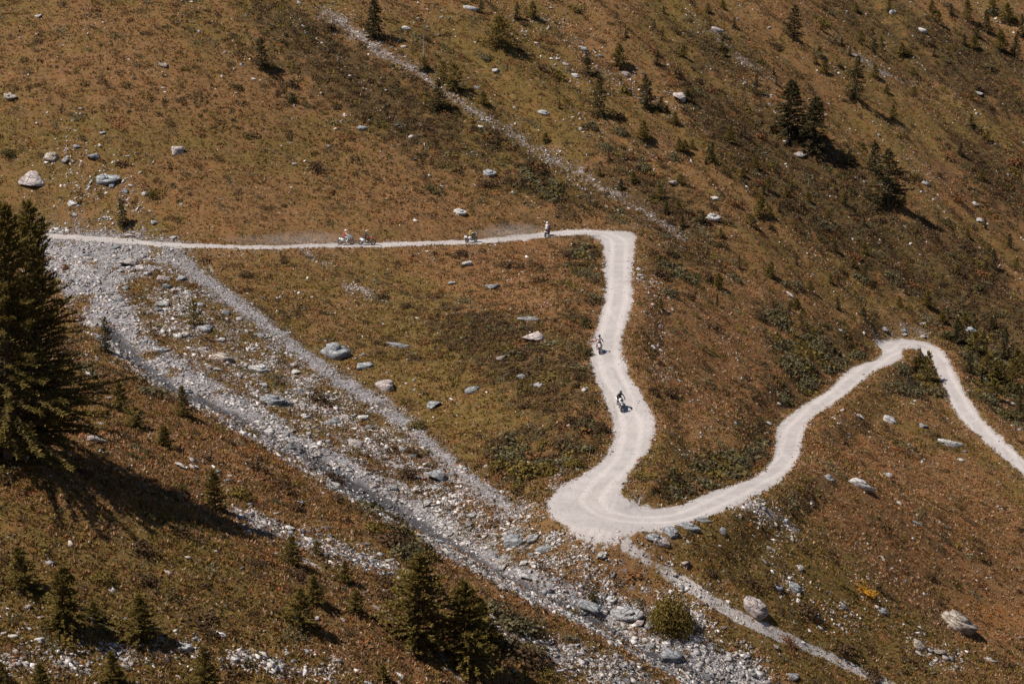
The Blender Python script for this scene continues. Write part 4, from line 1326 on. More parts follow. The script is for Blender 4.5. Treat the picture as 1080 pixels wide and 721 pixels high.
def auto_shrubs():
    rng = np.random.default_rng(33)
    g = [(540, 0, 25), (0, 0, 0)]
    w = (0.03 + 1.0 * sstep(.3, .8, m_scrub) + 0.9 * m_dark + upper * 0.35 + 0.1 * m_warm) * (1 - ROADWIDE) * (1 - sstep(.15, .4, bare)) * (1 - sstep(.05, .3, m_trail)) * ((UU > 4) & (UU < 1076) & (VV > 6) & (VV < 718))
    P_, idx = scatter(w, 170, rng)
    for p, i in zip(P_, idx):
        t = flat(m_scrub)[i]
        tone = rng.choice(SK, p=[.55, .13, 0, .2, .12] if t > .4 else [.12, .45, .2, .1, .13])
        ww = float(rng.uniform(9, 24))
        place_shrub(0, 0, ww, ww * float(rng.uniform(.35, .6)), str(tone), P_=p, leaves=260, leaf=.2)

auto_shrubs()

SHRUB_COL['yellow'] = (0.46, 0.22, 0.02)
fl_ = place_shrub(911, 621, 30, 5, 'yellow', 'bright yellow orange flower clump alone on the right slope', leaves=500, leaf=.16)
fl_.name, fl_['category'] = 'flower_clump', 'flowers'
del fl_['group']

# ------------------------------------------------------------------ conifers
def tube(path, radii, n=6):
    path = np.asarray(path, float)
    V, F = [], []
    for k, (p, r) in enumerate(zip(path, radii)):
        t = unit((path[min(k + 1, len(path) - 1)] - path[max(k - 1, 0)])[None])[0]
        a = np.array([1.0, 0, 0]) if abs(t[0]) < .8 else np.array([0, 1.0, 0])
        x = unit(np.cross(t, a)[None])[0]
        y = np.cross(t, x)
        for q in range(n):
            an = 2 * np.pi * q / n
            V.append(p + (x * math.cos(an) + y * math.sin(an)) * r)
    for k in range(len(path) - 1):
        for q in range(n):
            F.append((k * n + q, k * n + (q + 1) % n, (k + 1) * n + (q + 1) % n, (k + 1) * n + q))
    return np.array(V), np.array(F)

def conifer(seed, H, Rad, nb, per, sl_, sw_, col, base=.06, power=.85, lo=-.2, hi=.65, jag=.3, limbs=True, droop=.15, lobed=0.25):
    rng = np.random.default_rng(seed)
    zz = np.linspace(-.35, H * .985, 9)
    bend = np.stack([np.cumsum(rng.normal(0, H * .004, 9)), np.cumsum(rng.normal(0, H * .004, 9))], 1)
    bend -= bend[0]
    tp = np.column_stack([bend, zz])
    r0 = 0.018 * H + .02
    tv, tf = tube(tp, np.linspace(r0, r0 * .12, 9), 7)
    TV, TF = [tv], [tf]
    off = len(tv)
    t = base + (1 - base) * (np.arange(nb) + rng.random(nb)) / nb
    az = (np.arange(nb) * 2.39996 + rng.normal(0, .5, nb))
    ph = rng.uniform(0, 6.28, 3)
    lob = 1 + lobed * np.sin(2 * az + ph[0] + t * 5) * .6 + lobed * np.sin(t * 19 + ph[1]) * .5
    Ln = Rad * np.clip(1 - t, 0, 1) ** power * rng.uniform(1 - jag, 1 + jag * .45, nb) * lob + Rad * .05
    low = sstep(base, base + .12, t)
    Ln *= .65 + .35 * low
    el = lo + (hi - lo) * t + rng.normal(0, .12, nb)
    B, D, S, LL, WW = [], [], [], [], []
    for i in range(nb):
        o = np.array([np.interp(t[i] * H, zz, bend[:, 0]), np.interp(t[i] * H, zz, bend[:, 1]), t[i] * H])
        d = np.array([math.cos(az[i]) * math.cos(el[i]), math.sin(az[i]) * math.cos(el[i]), math.sin(el[i])])
        m = max(3, int(per * (Ln[i] / Rad) ** 1.0) + 2)
        f = rng.random(m) ** .6
        pos = o + d * (Ln[i] * f)[:, None]
        pos[:, 2] -= droop * Ln[i] * f ** 1.5
        if limbs and Ln[i] > .25 * Rad:
            ff = np.array([0, .5, .9])
            pp = o + d * (Ln[i] * ff)[:, None]
            pp[:, 2] -= droop * Ln[i] * ff ** 1.5
            v_, f_ = tube(pp, np.array([.3, .18, .06]) * r0 * (1.05 - t[i]), 3)
            TV.append(v_)
            TF.append(f_ + off)
            off += len(v_)
        sp = rng.choice([-1, 1], m) * rng.uniform(.15, 1.15, m)
        a2 = az[i] + sp
        e2 = el[i] + rng.normal(.05, .35, m)
        dd = np.stack([np.cos(a2) * np.cos(e2), np.sin(a2) * np.cos(e2), np.sin(e2)], 1)
        sd = unit(np.cross(dd, [0, 0, 1.0]) + rng.normal(0, .45, (m, 3)))
        B.append(pos); D.append(dd); S.append(sd)
        LL.append(sl_ * rng.uniform(.6, 1.3, m)); WW.append(sw_ * rng.uniform(.6, 1.3, m))
    # leader
    m = 8
    B.append(np.column_stack([np.full(m, bend[-1, 0]), np.full(m, bend[-1, 1]), np.linspace(H * .93, H, m)]))
    D.append(unit(rng.normal(0, .35, (m, 3)) + [0, 0, 1])); S.append(unit(rng.normal(0, 1, (m, 3))))
    LL.append(np.full(m, sl_)); WW.append(np.full(m, sw_))
    B, D, S, LL, WW = map(np.concatenate, (B, D, S, LL, WW))
    V, F = diamonds(B, D, S, LL, WW)
    C = np.array(col) * np.repeat(rng.uniform(.6, 1.5, (len(B), 1)), 4, 0)
    crown = np_mesh('crown', V, F, dict(tint=C))
    crown.materials.append(M_NEEDLE)
    trunk = np_mesh('trunk', np.concatenate(TV), np.concatenate(TF), None, True)
    trunk.materials.append(M_BARK)
    return trunk, crown, H

G1, G2, G3, G4, G5 = (0.080, 0.067, 0.028), (0.175, 0.130, 0.036), (0.072, 0.060, 0.027), (0.115, 0.088, 0.022), (0.160, 0.120, 0.034)
KIND = {
    'spruce': [conifer(101 + k, 6.0, 1.75, 100, 44, .34, .075, G1, power=.72, jag=.5, lobed=.35) for k in range(6)],
    'broad': [conifer(111 + k, 8.5, 2.7, 150, 62, .42, .10, G3, power=.62, jag=.25, base=.04) for k in range(3)],
    'slim': [conifer(121 + k, 4.5, .8, 80, 26, .28, .065, G1, power=.75, jag=.4) for k in range(3)],
    'young': [conifer(131 + k, 2.6, 1.0, 85, 34, .22, .05, G2, power=.75, lo=.1, hi=.9, limbs=False) for k in range(4)],
    'near': [conifer(141 + k, 6.0, 2.15, 210, 105, .25, .055, G2, power=.62, lo=-.1, hi=.8, base=.02, jag=.45, lobed=.35) for k in range(4)],
    'nearsmall': [conifer(151 + k, 3.6, 1.5, 150, 75, .20, .042, G2, power=.66, lo=.0, hi=.9, base=.02, jag=.5, lobed=.35) for k in range(5)],
    'loose': [conifer(161 + k, 3.0, 1.5, 70, 40, .26, .06, G2, power=.45, lo=.0, hi=1.0, base=.05, jag=.5) for k in range(3)],
}
LARCH = [conifer(171, 18.0, 5.6, 520, 160, .36, .060, G5, power=.9, lo=-.12, hi=.75, base=.05, jag=.65, droop=.1, lobed=.5),
         conifer(172, 18.5, 5.8, 520, 160, .36, .060, G5, power=.92, lo=-.12, hi=.75, base=.05, jag=.65, droop=.1, lobed=.5)]

def place_tree(proto, u, v, h, name, cat, label=None, look=None, group='conifers scattered over the mountainside', wide=1.0, P_=None):
    p = cast(u, v)[0] if P_ is None else np.asarray(P_)
    s_ = FPX / math.hypot(p[1], p[2])
    trunk, crown, H = proto
    e = empty(name, Vector(p) + Vector((0, 0, -.05)), label or '', cat, group)
    k = h / s_ / H
    e.scale = (k * wide * R.uniform(.88, 1.12), k * wide * R.uniform(.88, 1.12), k)
    e.rotation_euler = (R.uniform(-.06, .06), R.uniform(-.06, .06), R.uniform(0, 6.28))
    link('trunk', trunk, None, e)
    link('crown', crown, None, e)
    if label is None:
        want_label(e, look, name.replace('_', ' '))
    return e

place_tree(LARCH[0], 8, 484, 270, 'larch_tree', 'tree', 'tall dark larch cut by the left edge of the photo', group='tall larches on the near bank')
place_tree(LARCH[1], 48, 480, 268, 'larch_tree', 'tree', 'tall dark larch standing right beside the one cut by the left edge', group='tall larches on the near bank')
HERO = [
    ('near', 440, 682, 100, 'tallest spruce on the near bank at the bottom centre', 1.15),
    ('near', 492, 702, 92, 'broad spruce right beside the tallest near-bank spruce', 1.1),
    ('near', 512, 680, 50, 'smaller spruce tucked behind the broad near-bank spruce', 1.1),
    ('broad', 833, 142, 56, 'left one of two dark spruces grown together high on the slope', 1.3),
    ('broad', 857, 158, 55, 'right one of two dark spruces grown together high on the slope', 1.25),
    ('spruce', 937, 218, 60, 'tall dark spruce on the dark slope at upper right', 1.3),
    ('spruce', 923, 183, 34, 'shorter spruce behind the tall spruce on the dark slope', 1.2),
    ('spruce', 902, 104, 44, 'pointed spruce alone above the dark twin spruces', 1.1),
    ('spruce', 633, 123, 43, 'lone dark spruce above the long gully', 1.0),
    ('spruce', 683, 115, 36, 'bushy spruce right of the lone dark gully spruce', 1.3),
    ('loose', 527, 50, 30, 'spreading low tree near the top centre', 1.3),
    ('broad', 393, 40, 46, 'dark tree at the top edge beside the gully head', .8),
    ('spruce', 463, 116, 32, 'dark spruce on the edge of the long gully', 1.2),
    ('loose', 480, 96, 27, 'wide bushy tree above the dark gully spruce', 1.0),
    ('loose', 467, 88, 22, 'bushy tree between the dead snag and the wide gully tree', 1.0),
    ('young', 447, 74, 14, 'low green tree at the foot of the dead snag', 1.5),
    ('spruce', 130, 239, 30, 'young spruce standing right above the upper road', 1.0),
    ('loose', 204, 343, 26, 'sparse green pine bush in the stony field', .9),
    ('spruce', 277, 73, 33, 'dark spruce alone high on the left turf', 1.3),
    ('slim', 111, 372, 38, 'slim spruce by the stream right of the larches', 1.2),
    ('nearsmall', 128, 432, 31, 'taller of the spruces on the bank edge', .9),
    ('nearsmall', 144, 450, 22, 'bushy low spruce below the taller bank edge spruce', 1.4),
    ('nearsmall', 194, 440, 33, 'lone spruce at the stream edge of the near bank', .9),
    ('nearsmall', 173, 470, 22, 'low bushy spruce below the lone stream edge spruce', 1.5),
    ('nearsmall', 227, 537, 42, 'yellowish young spruce at the end of the larch shadow', .9),
    ('nearsmall', 306, 596, 33, 'small spruce on the talus strip', 1.0),
    ('young', 334, 584, 15, 'tiny spruce just right of the talus spruce', 1.3),
    ('nearsmall', 316, 661, 42, 'front one of two young spruces on open turf', 1.25),
    ('nearsmall', 331, 635, 30, 'rear one of two young spruces on open turf', 1.2),
    ('nearsmall', 147, 675, 49, 'dark bushy spruce in the lower left turf', 1.3),
    ('near', 64, 663, 68, 'largest spruce in the bottom left corner', 1.15),
    ('nearsmall', 22, 621, 46, 'spruce by the left edge above the largest corner spruce', 1.25),
    ('nearsmall', 99, 655, 22, 'tiny pale spruce between two corner spruces', 1.3),
    ('nearsmall', 217, 730, 50, 'spruce cut by the bottom edge near the stone row', 1.0),
    ('nearsmall', 120, 722, 36, 'small dark spruce in the bottom stone row', 1.2),
    ('nearsmall', 43, 734, 36, 'spruce top at the bottom edge near the corner', 1.2),
    ('nearsmall', 2, 722, 26, 'spruce in the very bottom left corner', 1.2),
    ('nearsmall', 363, 615, 25, 'small spruce below the end of the talus strip', 1.1),
    ('nearsmall', 375, 646, 25, 'stubby spruce left of the tallest near-bank spruce', 1.2),
    ('young', 403, 718, 18, 'low bushy spruce at the bottom edge centre left', 1.5),
    ('loose', 977, 402, 30, 'taller conifer inside the far hairpin', .7),
    ('slim', 987, 404, 16, 'short conifer beside the far road inside the hairpin', 1.2),
    ('young', 970, 390, 16, 'small conifer at the head of the far hairpin wedge', 1.2),
    ('spruce', 1010, 363, 29, 'dark conifer right of the far hairpin', 1.2),
    ('slim', 1058, 378, 34, 'slim dark conifer right of the far road', 1.0),
    ('loose', 1040, 400, 26, 'wide conifer clump right of the far road', 1.2),
    ('loose', 1055, 403, 22, 'bushy conifer right of the wide clump', 1.0),
    ('spruce', 837, 40, 33, 'bushy spruce near the thin gravel streak', 1.3),
    ('loose', 1030, 374, 24, 'bushy conifer in the thicket right of the far hairpin', 1.1),
    ('spruce', 1022, 394, 24, 'small conifer at the foot of the far right thicket', 1.1),
    ('loose', 1068, 407, 27, 'spreading conifer beside the right edge thicket', 1.1),
    ('loose', 1048, 420, 20, 'low conifer under the wide clump on the right', 1.3),
    ('spruce', 1076, 434, 24, 'conifer at the right edge just above the far road', 1.2),
    ('loose', 1078, 397, 24, 'ragged conifer at the right edge of the photo', 1.2),
    ('loose', 1018, 346, 16, 'low conifer above the slim dark one on the right', 1.3),
    ('spruce', 1046, 348, 15, 'small conifer above the far right thicket', 1.2),
]
for k, (kind, u, v, h, lab, wd) in enumerate(HERO):
    nm = 'pine_tree' if kind == 'loose' else 'spruce_tree'
    place_tree(KIND[kind][k % len(KIND[kind])], u, v, h, nm, 'tree', lab, wide=wd)
SMALL = [
    (545, 21, 18), (562, 20, 18), (620, 79, 23), (653, 71, 24), (693, 69, 16), (678, 148, 21), (697, 118, 16), (510, 111, 15), (507, 14, 14), (908, 46, 14), (922, 56, 15), (870, 78, 14),
    (797, 98, 19), (942, 126, 15), (897, 174, 17), (770, 151, 18), (750, 171, 21), (801, 229, 24), (742, 236, 14), (810, 201, 15), (1013, 164, 15), (867, 33, 9), (938, 13, 14), (983, 13, 13), (1017, 48, 12), (1027, 52, 14),
    (1040, 35, 24), (1020, 22, 22), (1070, 60, 27), (1055, 54, 22), (1003, 16, 12), (1062, 24, 20), (1078, 40, 24), (1046, 12, 14), (1030, 40, 16), (812, 291, 16), (780, 284, 14), (758, 304, 16), (912, 294, 17), (912, 268, 13), (883, 326, 14),
    (865, 352, 10), (1047, 283, 21), (977, 323, 17), (828, 371, 13), (900, 282, 9), (795, 175, 12), (860, 68, 9), (805, 205, 10), (829, 207, 11), (835, 203, 10), (852, 214, 12), (822, 224, 11), (783, 186, 10), (748, 162, 9),
    (730, 157, 10), (1064, 380, 14), (1073, 380, 14), (1000, 335, 12), (948, 322, 10), (958, 300, 9), (1010, 290, 12), (642, 170, 10), (668, 193, 12), (703, 225, 14), (715, 222, 12), (720, 240, 13), (760, 250, 10), (590, 115, 9),
    (632, 186, 10), (655, 200, 12), (575, 150, 10), (690, 30, 10), (747, 14, 9), (700, 14, 8), (720, 60, 12), (765, 60, 10), (1035, 190, 12), (1065, 260, 14), (1020, 250, 10), (985, 60, 9), (960, 60, 8), (660, 40, 8),
]
for k, (u, v, h) in enumerate(SMALL):
    kd = ('slim', 'young', 'spruce', 'young')[k % 4]
    look = {'slim': 'small slim', 'young': 'small bushy', 'spruce': 'small pointed'}[kd]
    place_tree(KIND[kd][R.randrange(3)], u, v, h, 'spruce_tree', 'tree', None, look, wide=R.uniform(.9, 1.5) * (1.15 if kd == 'slim' else 1))

def auto_trees():
    rng = np.random.default_rng(77)
    w = ((UU > 690) & (UU < 1076) & (VV > 8) & (VV < 340)) * (0.3 + np.clip(fbm(GX / 14, GY / 14, 141, 2) * 3, 0, 2)) * (1 - ROADWIDE)
    P_, _ = scatter(w, 62, rng)
    for k, p in enumerate(P_):
        kd = ('young', 'slim', 'spruce', 'young', 'loose')[k % 5]
        look = {'slim': 'small slim', 'young': 'small bushy', 'spruce': 'small pointed', 'loose': 'low ragged'}[kd]
        place_tree(KIND[kd][R.randrange(3)], 0, 0, float(rng.uniform(7, 15)), 'spruce_tree', 'tree', None, look, wide=float(rng.uniform(1, 1.6)), P_=p)

auto_trees()

for o_ in bpy.data.objects:
    if o_.name.startswith('larch_tree'):
        o_.rotation_euler = (0.01, 0.015, o_.rotation_euler.z)

# dead snag beside the gully
def snag():
    p = cast(447, 72)[0]
    e = empty('dead_tree', Vector(p) - Vector((0, 0, .1)), 'thin bare dead tree standing beside the long gully', 'tree')
    V, F = tube([(0, 0, -.3), (.04, .02, 1.5), (.0, .05, 3.2), (.1, .0, 4.9)], [.13, .10, .07, .02], 7)
    me = np_mesh('trunk', V, F, None, True)
    link('trunk', me, M_DEAD, e)
    rng = np.random.default_rng(4)
    Vs, Fs, off = [], [], 0
    for k in range(14):
        z = 1.6 + k * .23
        a = rng.uniform(0, 6.28)
        l = rng.uniform(.35, .8) * (1.15 - z / 6)
        d = np.array([math.cos(a), math.sin(a), .25])
        v_, f_ = tube([np.array([.03, .03, z]), np.array([.03, .03, z]) + d * l * .6, np.array([.03, .03, z]) + d * l], [.035, .022, .008], 4)
        Vs.append(v_); Fs.append(f_ + off); off += len(v_)
    link('branch', np_mesh('branch', np.concatenate(Vs), np.concatenate(Fs)), M_DEAD, e)

snag()
#@@PART3

# ------------------------------------------------------------------ motorcycles and riders
def plain(name, col, rough_=0.5, metal=0.0, emit=0):
    m, nt, b = new_mat(name)
    tc = nd(nt, 'ShaderNodeTexCoord')
    n1 = noise(nt, tc.outputs['Object'], 9.0, 3, 0.6)
    nt.links.new(mixc(nt, math_(nt, 'MULTIPLY', n1, 0.35), col, tuple(c * .6 + .03 for c in col)), b.inputs['Base Color'])
    b.inputs['Roughness'].default_value = rough_
    b.inputs['Metallic'].default_value = metal
    b.inputs['Specular IOR Level'].default_value = 0.4
    if emit:
        b.inputs['Emission Color'].default_value = (*col, 1)
        b.inputs['Emission Strength'].default_value = emit
    return m

MB = {
    'black': plain('black_plastic', (0.025, 0.025, 0.028), .5), 'rubber': plain('tyre_rubber', (0.022, 0.021, 0.021), .85), 'steel': plain('dusty_steel', (0.42, 0.41, 0.40), .4, .8),
    'white': plain('white_fairing', (0.72, 0.72, 0.73), .35), 'orange': plain('orange_fairing', (0.62, 0.13, 0.03), .4), 'glass': plain('smoked_screen', (0.10, 0.11, 0.12), .15),
    'alu': plain('aluminium', (0.55, 0.55, 0.55), .35, .6), 'lamp': plain('headlamp_glass', (0.80, 0.80, 0.82), .1), 'tail': plain('tail_lamp_red', (0.55, 0.02, 0.015), .3), 'seat': plain('seat_vinyl', (0.03, 0.03, 0.03), .7),
    'jblack': plain('black_jacket', (0.028, 0.028, 0.032), .8), 'jwhite': plain('white_red_jacket', (0.62, 0.60, 0.60), .8), 'jred': plain('red_jacket', (0.36, 0.03, 0.025), .8), 'jyellow': plain('yellow_jacket', (0.34, 0.21, 0.04), .8),
    'jgrey': plain('grey_jacket', (0.16, 0.16, 0.17), .8), 'tdark': plain('dark_trousers', (0.04, 0.04, 0.045), .85), 'tgrey': plain('grey_trousers', (0.20, 0.19, 0.19), .85), 'boot': plain('leather_boot', (0.025, 0.022, 0.02), .6),
    'glove': plain('dark_glove', (0.03, 0.03, 0.03), .7), 'hwhite': plain('white_helmet', (0.70, 0.70, 0.70), .25), 'hblack': plain('black_helmet', (0.02, 0.02, 0.022), .3), 'hsand': plain('sand_helmet', (0.50, 0.42, 0.34), .4),
    'visor': plain('dark_visor', (0.015, 0.016, 0.02), .08), 'skin': plain('skin', (0.45, 0.28, 0.20), .6),
}

def bm_box(bm, c, sz, taper=1.0, rx=0.0, bev=0.02):
    """tapered bevelled box; taper scales the +Y end"""
    b2 = bmesh.new()
    bmesh.ops.create_cube(b2, size=1)
    for v in b2.verts:
        k = taper if v.co.y > 0 else 1
        v.co = Vector((v.co.x * sz[0] * k, v.co.y * sz[1], v.co.z * sz[2] * k))
    bmesh.ops.bevel(b2, geom=list(b2.edges), offset=bev, segments=2, affect='EDGES', clamp_overlap=True)
    bmesh.ops.rotate(b2, verts=b2.verts, cent=(0, 0, 0), matrix=Matrix.Rotation(rx, 3, 'X'))
    bmesh.ops.translate(b2, verts=b2.verts, vec=c)
    me = bpy.data.meshes.new('tmp')
    b2.to_mesh(me)
    b2.free()
    bm.from_mesh(me)
    bpy.data.meshes.remove(me)

def bm_tube(bm, pts, rad, n=8):
    rad = rad if isinstance(rad, (list, tuple)) else [rad] * len(pts)
    V, F = tube(pts, rad, n)
    vs_ = [bm.verts.new(v) for v in V]
    for f in F:
        bm.faces.new([vs_[i] for i in f])
    bm.faces.new([vs_[i] for i in range(n)][::-1])
    bm.faces.new([vs_[-n + i] for i in range(n)])

def bm_torus(bm, c, R0, r0, n=32, m=8, wide=1.0):
    vs_ = [[bm.verts.new((c[0] + r0 * math.sin(2 * math.pi * j / m) * wide, c[1] + (R0 + r0 * math.cos(2 * math.pi * j / m)) * math.cos(2 * math.pi * i / n), c[2] + (R0 + r0 * math.cos(2 * math.pi * j / m)) * math.sin(2 * math.pi * i / n)))
            for j in range(m)] for i in range(n)]
    for i in range(n):
        for j in range(m):
            bm.faces.new((vs_[i][j], vs_[(i + 1) % n][j], vs_[(i + 1) % n][(j + 1) % m], vs_[i][(j + 1) % m]))

def bm_ball(bm, c, r, seg=14, rings=10):
    q = bmesh.ops.create_uvsphere(bm, u_segments=seg, v_segments=rings, radius=1)
    for v in q['verts']:
        v.co = Vector((v.co.x * r[0] + c[0], v.co.y * r[1] + c[1], v.co.z * r[2] + c[2]))

def done(name, bm, mat, parent, smooth=True, loc=None):
    me = bpy.data.meshes.new(name)
    bmesh.ops.recalc_face_normals(bm, faces=bm.faces)
    bm.to_mesh(me)
    bm.free()
    if smooth:
        for p in me.polygons:
            p.use_smooth = True
    me.materials.append(mat)
    o = bpy.data.objects.new(name, me)
    COL.objects.link(o)
    o.parent = parent
    if loc:
        o.location = loc
    return o

def make_motorcycle(paint, panniers):
    """adventure motorcycle, nose along +Y, wheels on z = 0"""
    e = bpy.data.objects.new('motorcycle', None)
    COL.objects.link(e)
    for y, r0 in ((0.76, .335), (-0.76, .32)):
        bm = bmesh.new()
        bm_tube(bm, [(-.07, 0, 0), (.07, 0, 0)], .05, 12)
        for s_ in (-.05, .05):
            bm_tube(bm, [(s_ - .004, 0, 0), (s_ + .004, 0, 0)], .13, 20)
        wl = done('wheel', bm, MB['steel'], e, loc=(0, y, r0))
        bm = bmesh.new(); bm_torus(bm, (0, 0, 0), r0 - .055, .055, wide=1.15)
        done('tyre', bm, MB['rubber'], wl)
        bm = bmesh.new(); bm_torus(bm, (0, 0, 0), r0 - .115, .018, wide=1.8)
        for k in range(16):
            a = 2 * math.pi * k / 16
            bm_tube(bm, [(.03 * (-1) ** k, .05 * math.cos(a), .05 * math.sin(a)), (0, (r0 - .12) * math.cos(a + .2), (r0 - .12) * math.sin(a + .2))], .005, 4)
        done('rim', bm, MB['alu'], wl)
    bm = bmesh.new()
    for s_ in (-.1, .1):
        bm_tube(bm, [(s_, .76, .335), (s_, .62, .66), (s_ * .9, .47, 1.02)], [.026, .028, .024], 8)
    bm_box(bm, (0, .52, .92), (.24, .10, .04), bev=.01)
    done('fork', bm, MB['steel'], e)
    bm = bmesh.new()
    bm_box(bm, (0, .74, .69), (.15, .42, .03), .6, -.12, .012)
    bm_box(bm, (0, -.82, .66), (.17, .34, .03), .8, .5, .012)
    done('mudguard', bm, MB['black'], e)
    bm = bmesh.new()
    for s_ in (-.09, .09):
        bm_tube(bm, [(s_, -.76, .32), (s_, -.35, .40), (s_ * .8, -.1, .46)], [.03, .035, .03], 6)
        bm_tube(bm, [(s_, -.72, .74), (s_, -.25, .78), (s_ * .6, .36, .98), (s_ * .8, .30, .55), (s_, -.12, .42)], .022, 6)
    done('frame', bm, MB['black'], e)
    bm = bmesh.new()
    bm_box(bm, (0, .12, .47), (.30, .46, .28), .85, .1, .05)
    bm_box(bm, (0, .24, .66), (.24, .22, .20), .8, .5, .03)
    for s_ in (-.25, .25):
        bm_tube(bm, [(s_ * .5, .16, .50), (s_, .18, .52)], [.09, .075], 10)
    bm_box(bm, (0, .15, .28), (.26, .44, .05), .8, .06, .015)
    done('engine', bm, MB['steel'], e)
    bm = bmesh.new()
    bm_ball(bm, (0, .20, .93), (.20, .33, .17))
    bm_box(bm, (0, .36, .82), (.40, .26, .26), .75, .3, .06)
    done('fuel_tank', bm, MB[paint], e)
    bm = bmesh.new()
    bm_box(bm, (0, -.22, .86), (.28, .50, .08), .75, -.06, .035)
    bm_box(bm, (0, -.60, .90), (.25, .34, .07), .9, .05, .03)
    done('seat', bm, MB['seat'], e)
    bm = bmesh.new()
    bm_box(bm, (0, .66, .98), (.32, .22, .26), .62, -.25, .05)
    bm_box(bm, (0, .86, .86), (.16, .26, .05), .5, -.25, .02)
    done('front_fairing', bm, MB[paint], e)
    bm = bmesh.new()
    bm_box(bm, (0, .64, 1.22), (.32, .02, .34), 1, -.45, .008)
    done('windscreen', bm, MB['glass'], e)
    bm = bmesh.new()
    for s_ in (-.06, .06):
        bm_ball(bm, (s_, .775, .99), (.055, .025, .05), 12, 8)
    done('headlight', bm, MB['lamp'], e)
    bm = bmesh.new()
    bm_tube(bm, [(-.43, .36, 1.12), (-.24, .44, 1.15), (-.12, .48, 1.08), (.12, .48, 1.08), (.24, .44, 1.15), (.43, .36, 1.12)], .013, 8)
    hb = done('handlebar', bm, MB['steel'], e)
    for s_ in (-1, 1):
        bm = bmesh.new(); bm_tube(bm, [(s_ * .31, .405, 1.135), (s_ * .43, .36, 1.12)], .02, 8)
        done('grip', bm, MB['rubber'], hb)
        bm = bmesh.new(); bm_box(bm, (s_ * .39, .46, 1.13), (.15, .03, .10), 1, .1, .012)
        done('hand_guard', bm, MB['white'], hb)
        bm = bmesh.new(); bm_tube(bm, [(s_ * .26, .44, 1.15), (s_ * .31, .46, 1.30)], .006, 5); bm_ball(bm, (s_ * .33, .46, 1.33), (.07, .015, .045), 10, 8)
        done('mirror', bm, MB['black'], hb)
    bm = bmesh.new()
    bm_tube(bm, [(.14, .22, .34), (.17, -.1, .36), (.20, -.40, .50)], .025, 8)
    bm_tube(bm, [(.20, -.38, .49), (.21, -.48, .55), (.215, -.84, .70), (.215, -.90, .72)], [.03, .062, .062, .04], 12)
    done('exhaust', bm, MB['alu'], e)
    bm = bmesh.new()
    bm_box(bm, (0, -.80, .86), (.14, .04, .06), 1, 0, .012)
    done('tail_light', bm, MB['tail'], e)
    bm = bmesh.new()
    bm_box(bm, (0, -.88, .72), (.20, .012, .14), 1, -.3, .004)
    done('number_plate', bm, MB['white'], e)
    if panniers:
        for s_ in (-1, 1):
            bm = bmesh.new(); bm_box(bm, (s_ * .36, -.56, .66), (.20, .44, .36), .94, 0, .03)
            done('pannier', bm, MB['alu' if panniers == 1 else 'white'], e)
    return e

def rider_mesh():
    """seated rider as one skinned surface; returns a mesh with material slots jacket, trousers, boots, gloves, skin"""
    V, E, Rr = [], [], []

    def add(p, r, par=None):
        V.append(p); Rr.append(r)
        if par is not None:
            E.append((par, len(V) - 1))
        return len(V) - 1
    pel = add((0, -.30, .97), (.165, .13))
    wst = add((0, -.27, 1.12), (.15, .11), pel)
    chs = add((0, -.19, 1.33), (.185, .125), wst)
    upc = add((0, -.14, 1.46), (.13, .09), chs)
    nck = add((0, -.10, 1.545), (.06, .06), upc)
    hd0 = add((0, -.07, 1.64), (.085, .10), nck)
    hd1 = add((0, -.055, 1.74), (.08, .095), hd0)
    for s_ in (-1, 1):
        sh = add((s_ * .20, -.13, 1.43), (.075, .075), upc)
        e1 = add((s_ * .31, -.05, 1.30), (.06, .06), sh)
        el = add((s_ * .40, .06, 1.19), (.05, .05), e1)
        fa = add((s_ * .40, .20, 1.165), (.046, .046), el)
        wr = add((s_ * .385, .305, 1.15), (.034, .03), fa)
        pm = add((s_ * .375, .365, 1.15), (.040, .024), wr)
        for k, (dx, ln) in enumerate(((-.033, .030), (-.011, .036), (.011, .034), (.033, .026))):
            f1 = add((s_ * .375 + dx, .405, 1.155), (.011, .011), pm)
            f2 = add((s_ * .375 + dx, .405 + ln * .9, 1.135), (.010, .010), f1)
            f3 = add((s_ * .375 + dx, .405 + ln * .45, 1.105), (.009, .009), f2)
        t1 = add((s_ * .335, .365, 1.125), (.012, .012), pm)
        t2 = add((s_ * .335, .395, 1.105), (.010, .010), t1)
        hp = add((s_ * .12, -.25, .95), (.105, .105), pel)
        th = add((s_ * .20, -.06, .90), (.088, .088), hp)
        kn = add((s_ * .27, .17, .80), (.066, .066), th)
        sn = add((s_ * .26, .06, .58), (.062, .062), kn)
        an = add((s_ * .24, -.06, .37), (.048, .048), sn)
        hl = add((s_ * .24, -.08, .31), (.05, .045), an)
        to = add((s_ * .25, .12, .29), (.048, .034), hl)
    me = bpy.data.meshes.new('person_cage')
    me.from_pydata(V, E, [])
    o = bpy.data.objects.new('person_cage', me)
    COL.objects.link(o)
    sk = o.modifiers.new('skin', 'SKIN')
    for i, r in enumerate(Rr):
        me.skin_vertices[0].data[i].radius = r
    me.skin_vertices[0].data[0].use_root = True
    sb = o.modifiers.new('sub', 'SUBSURF')
    sb.levels = sb.render_levels = 1
    dg = bpy.context.evaluated_depsgraph_get()
    out = bpy.data.meshes.new_from_object(o.evaluated_get(dg))
    bpy.data.objects.remove(o)
    bpy.data.meshes.remove(me)
    for p in out.polygons:
        c = p.center
        p.use_smooth = True
        if c.z > 1.57:
            p.material_index = 4
        elif abs(c.x) > .30 and c.y > .31 and c.z > 1.0:
            p.material_index = 3
        elif c.z < .46:
            p.material_index = 2
        elif c.z < 1.06 and not (abs(c.x) > .29 and c.y > -.1 and c.z > 1.0):
            p.material_index = 1
        else:
            p.material_index = 0
    return out

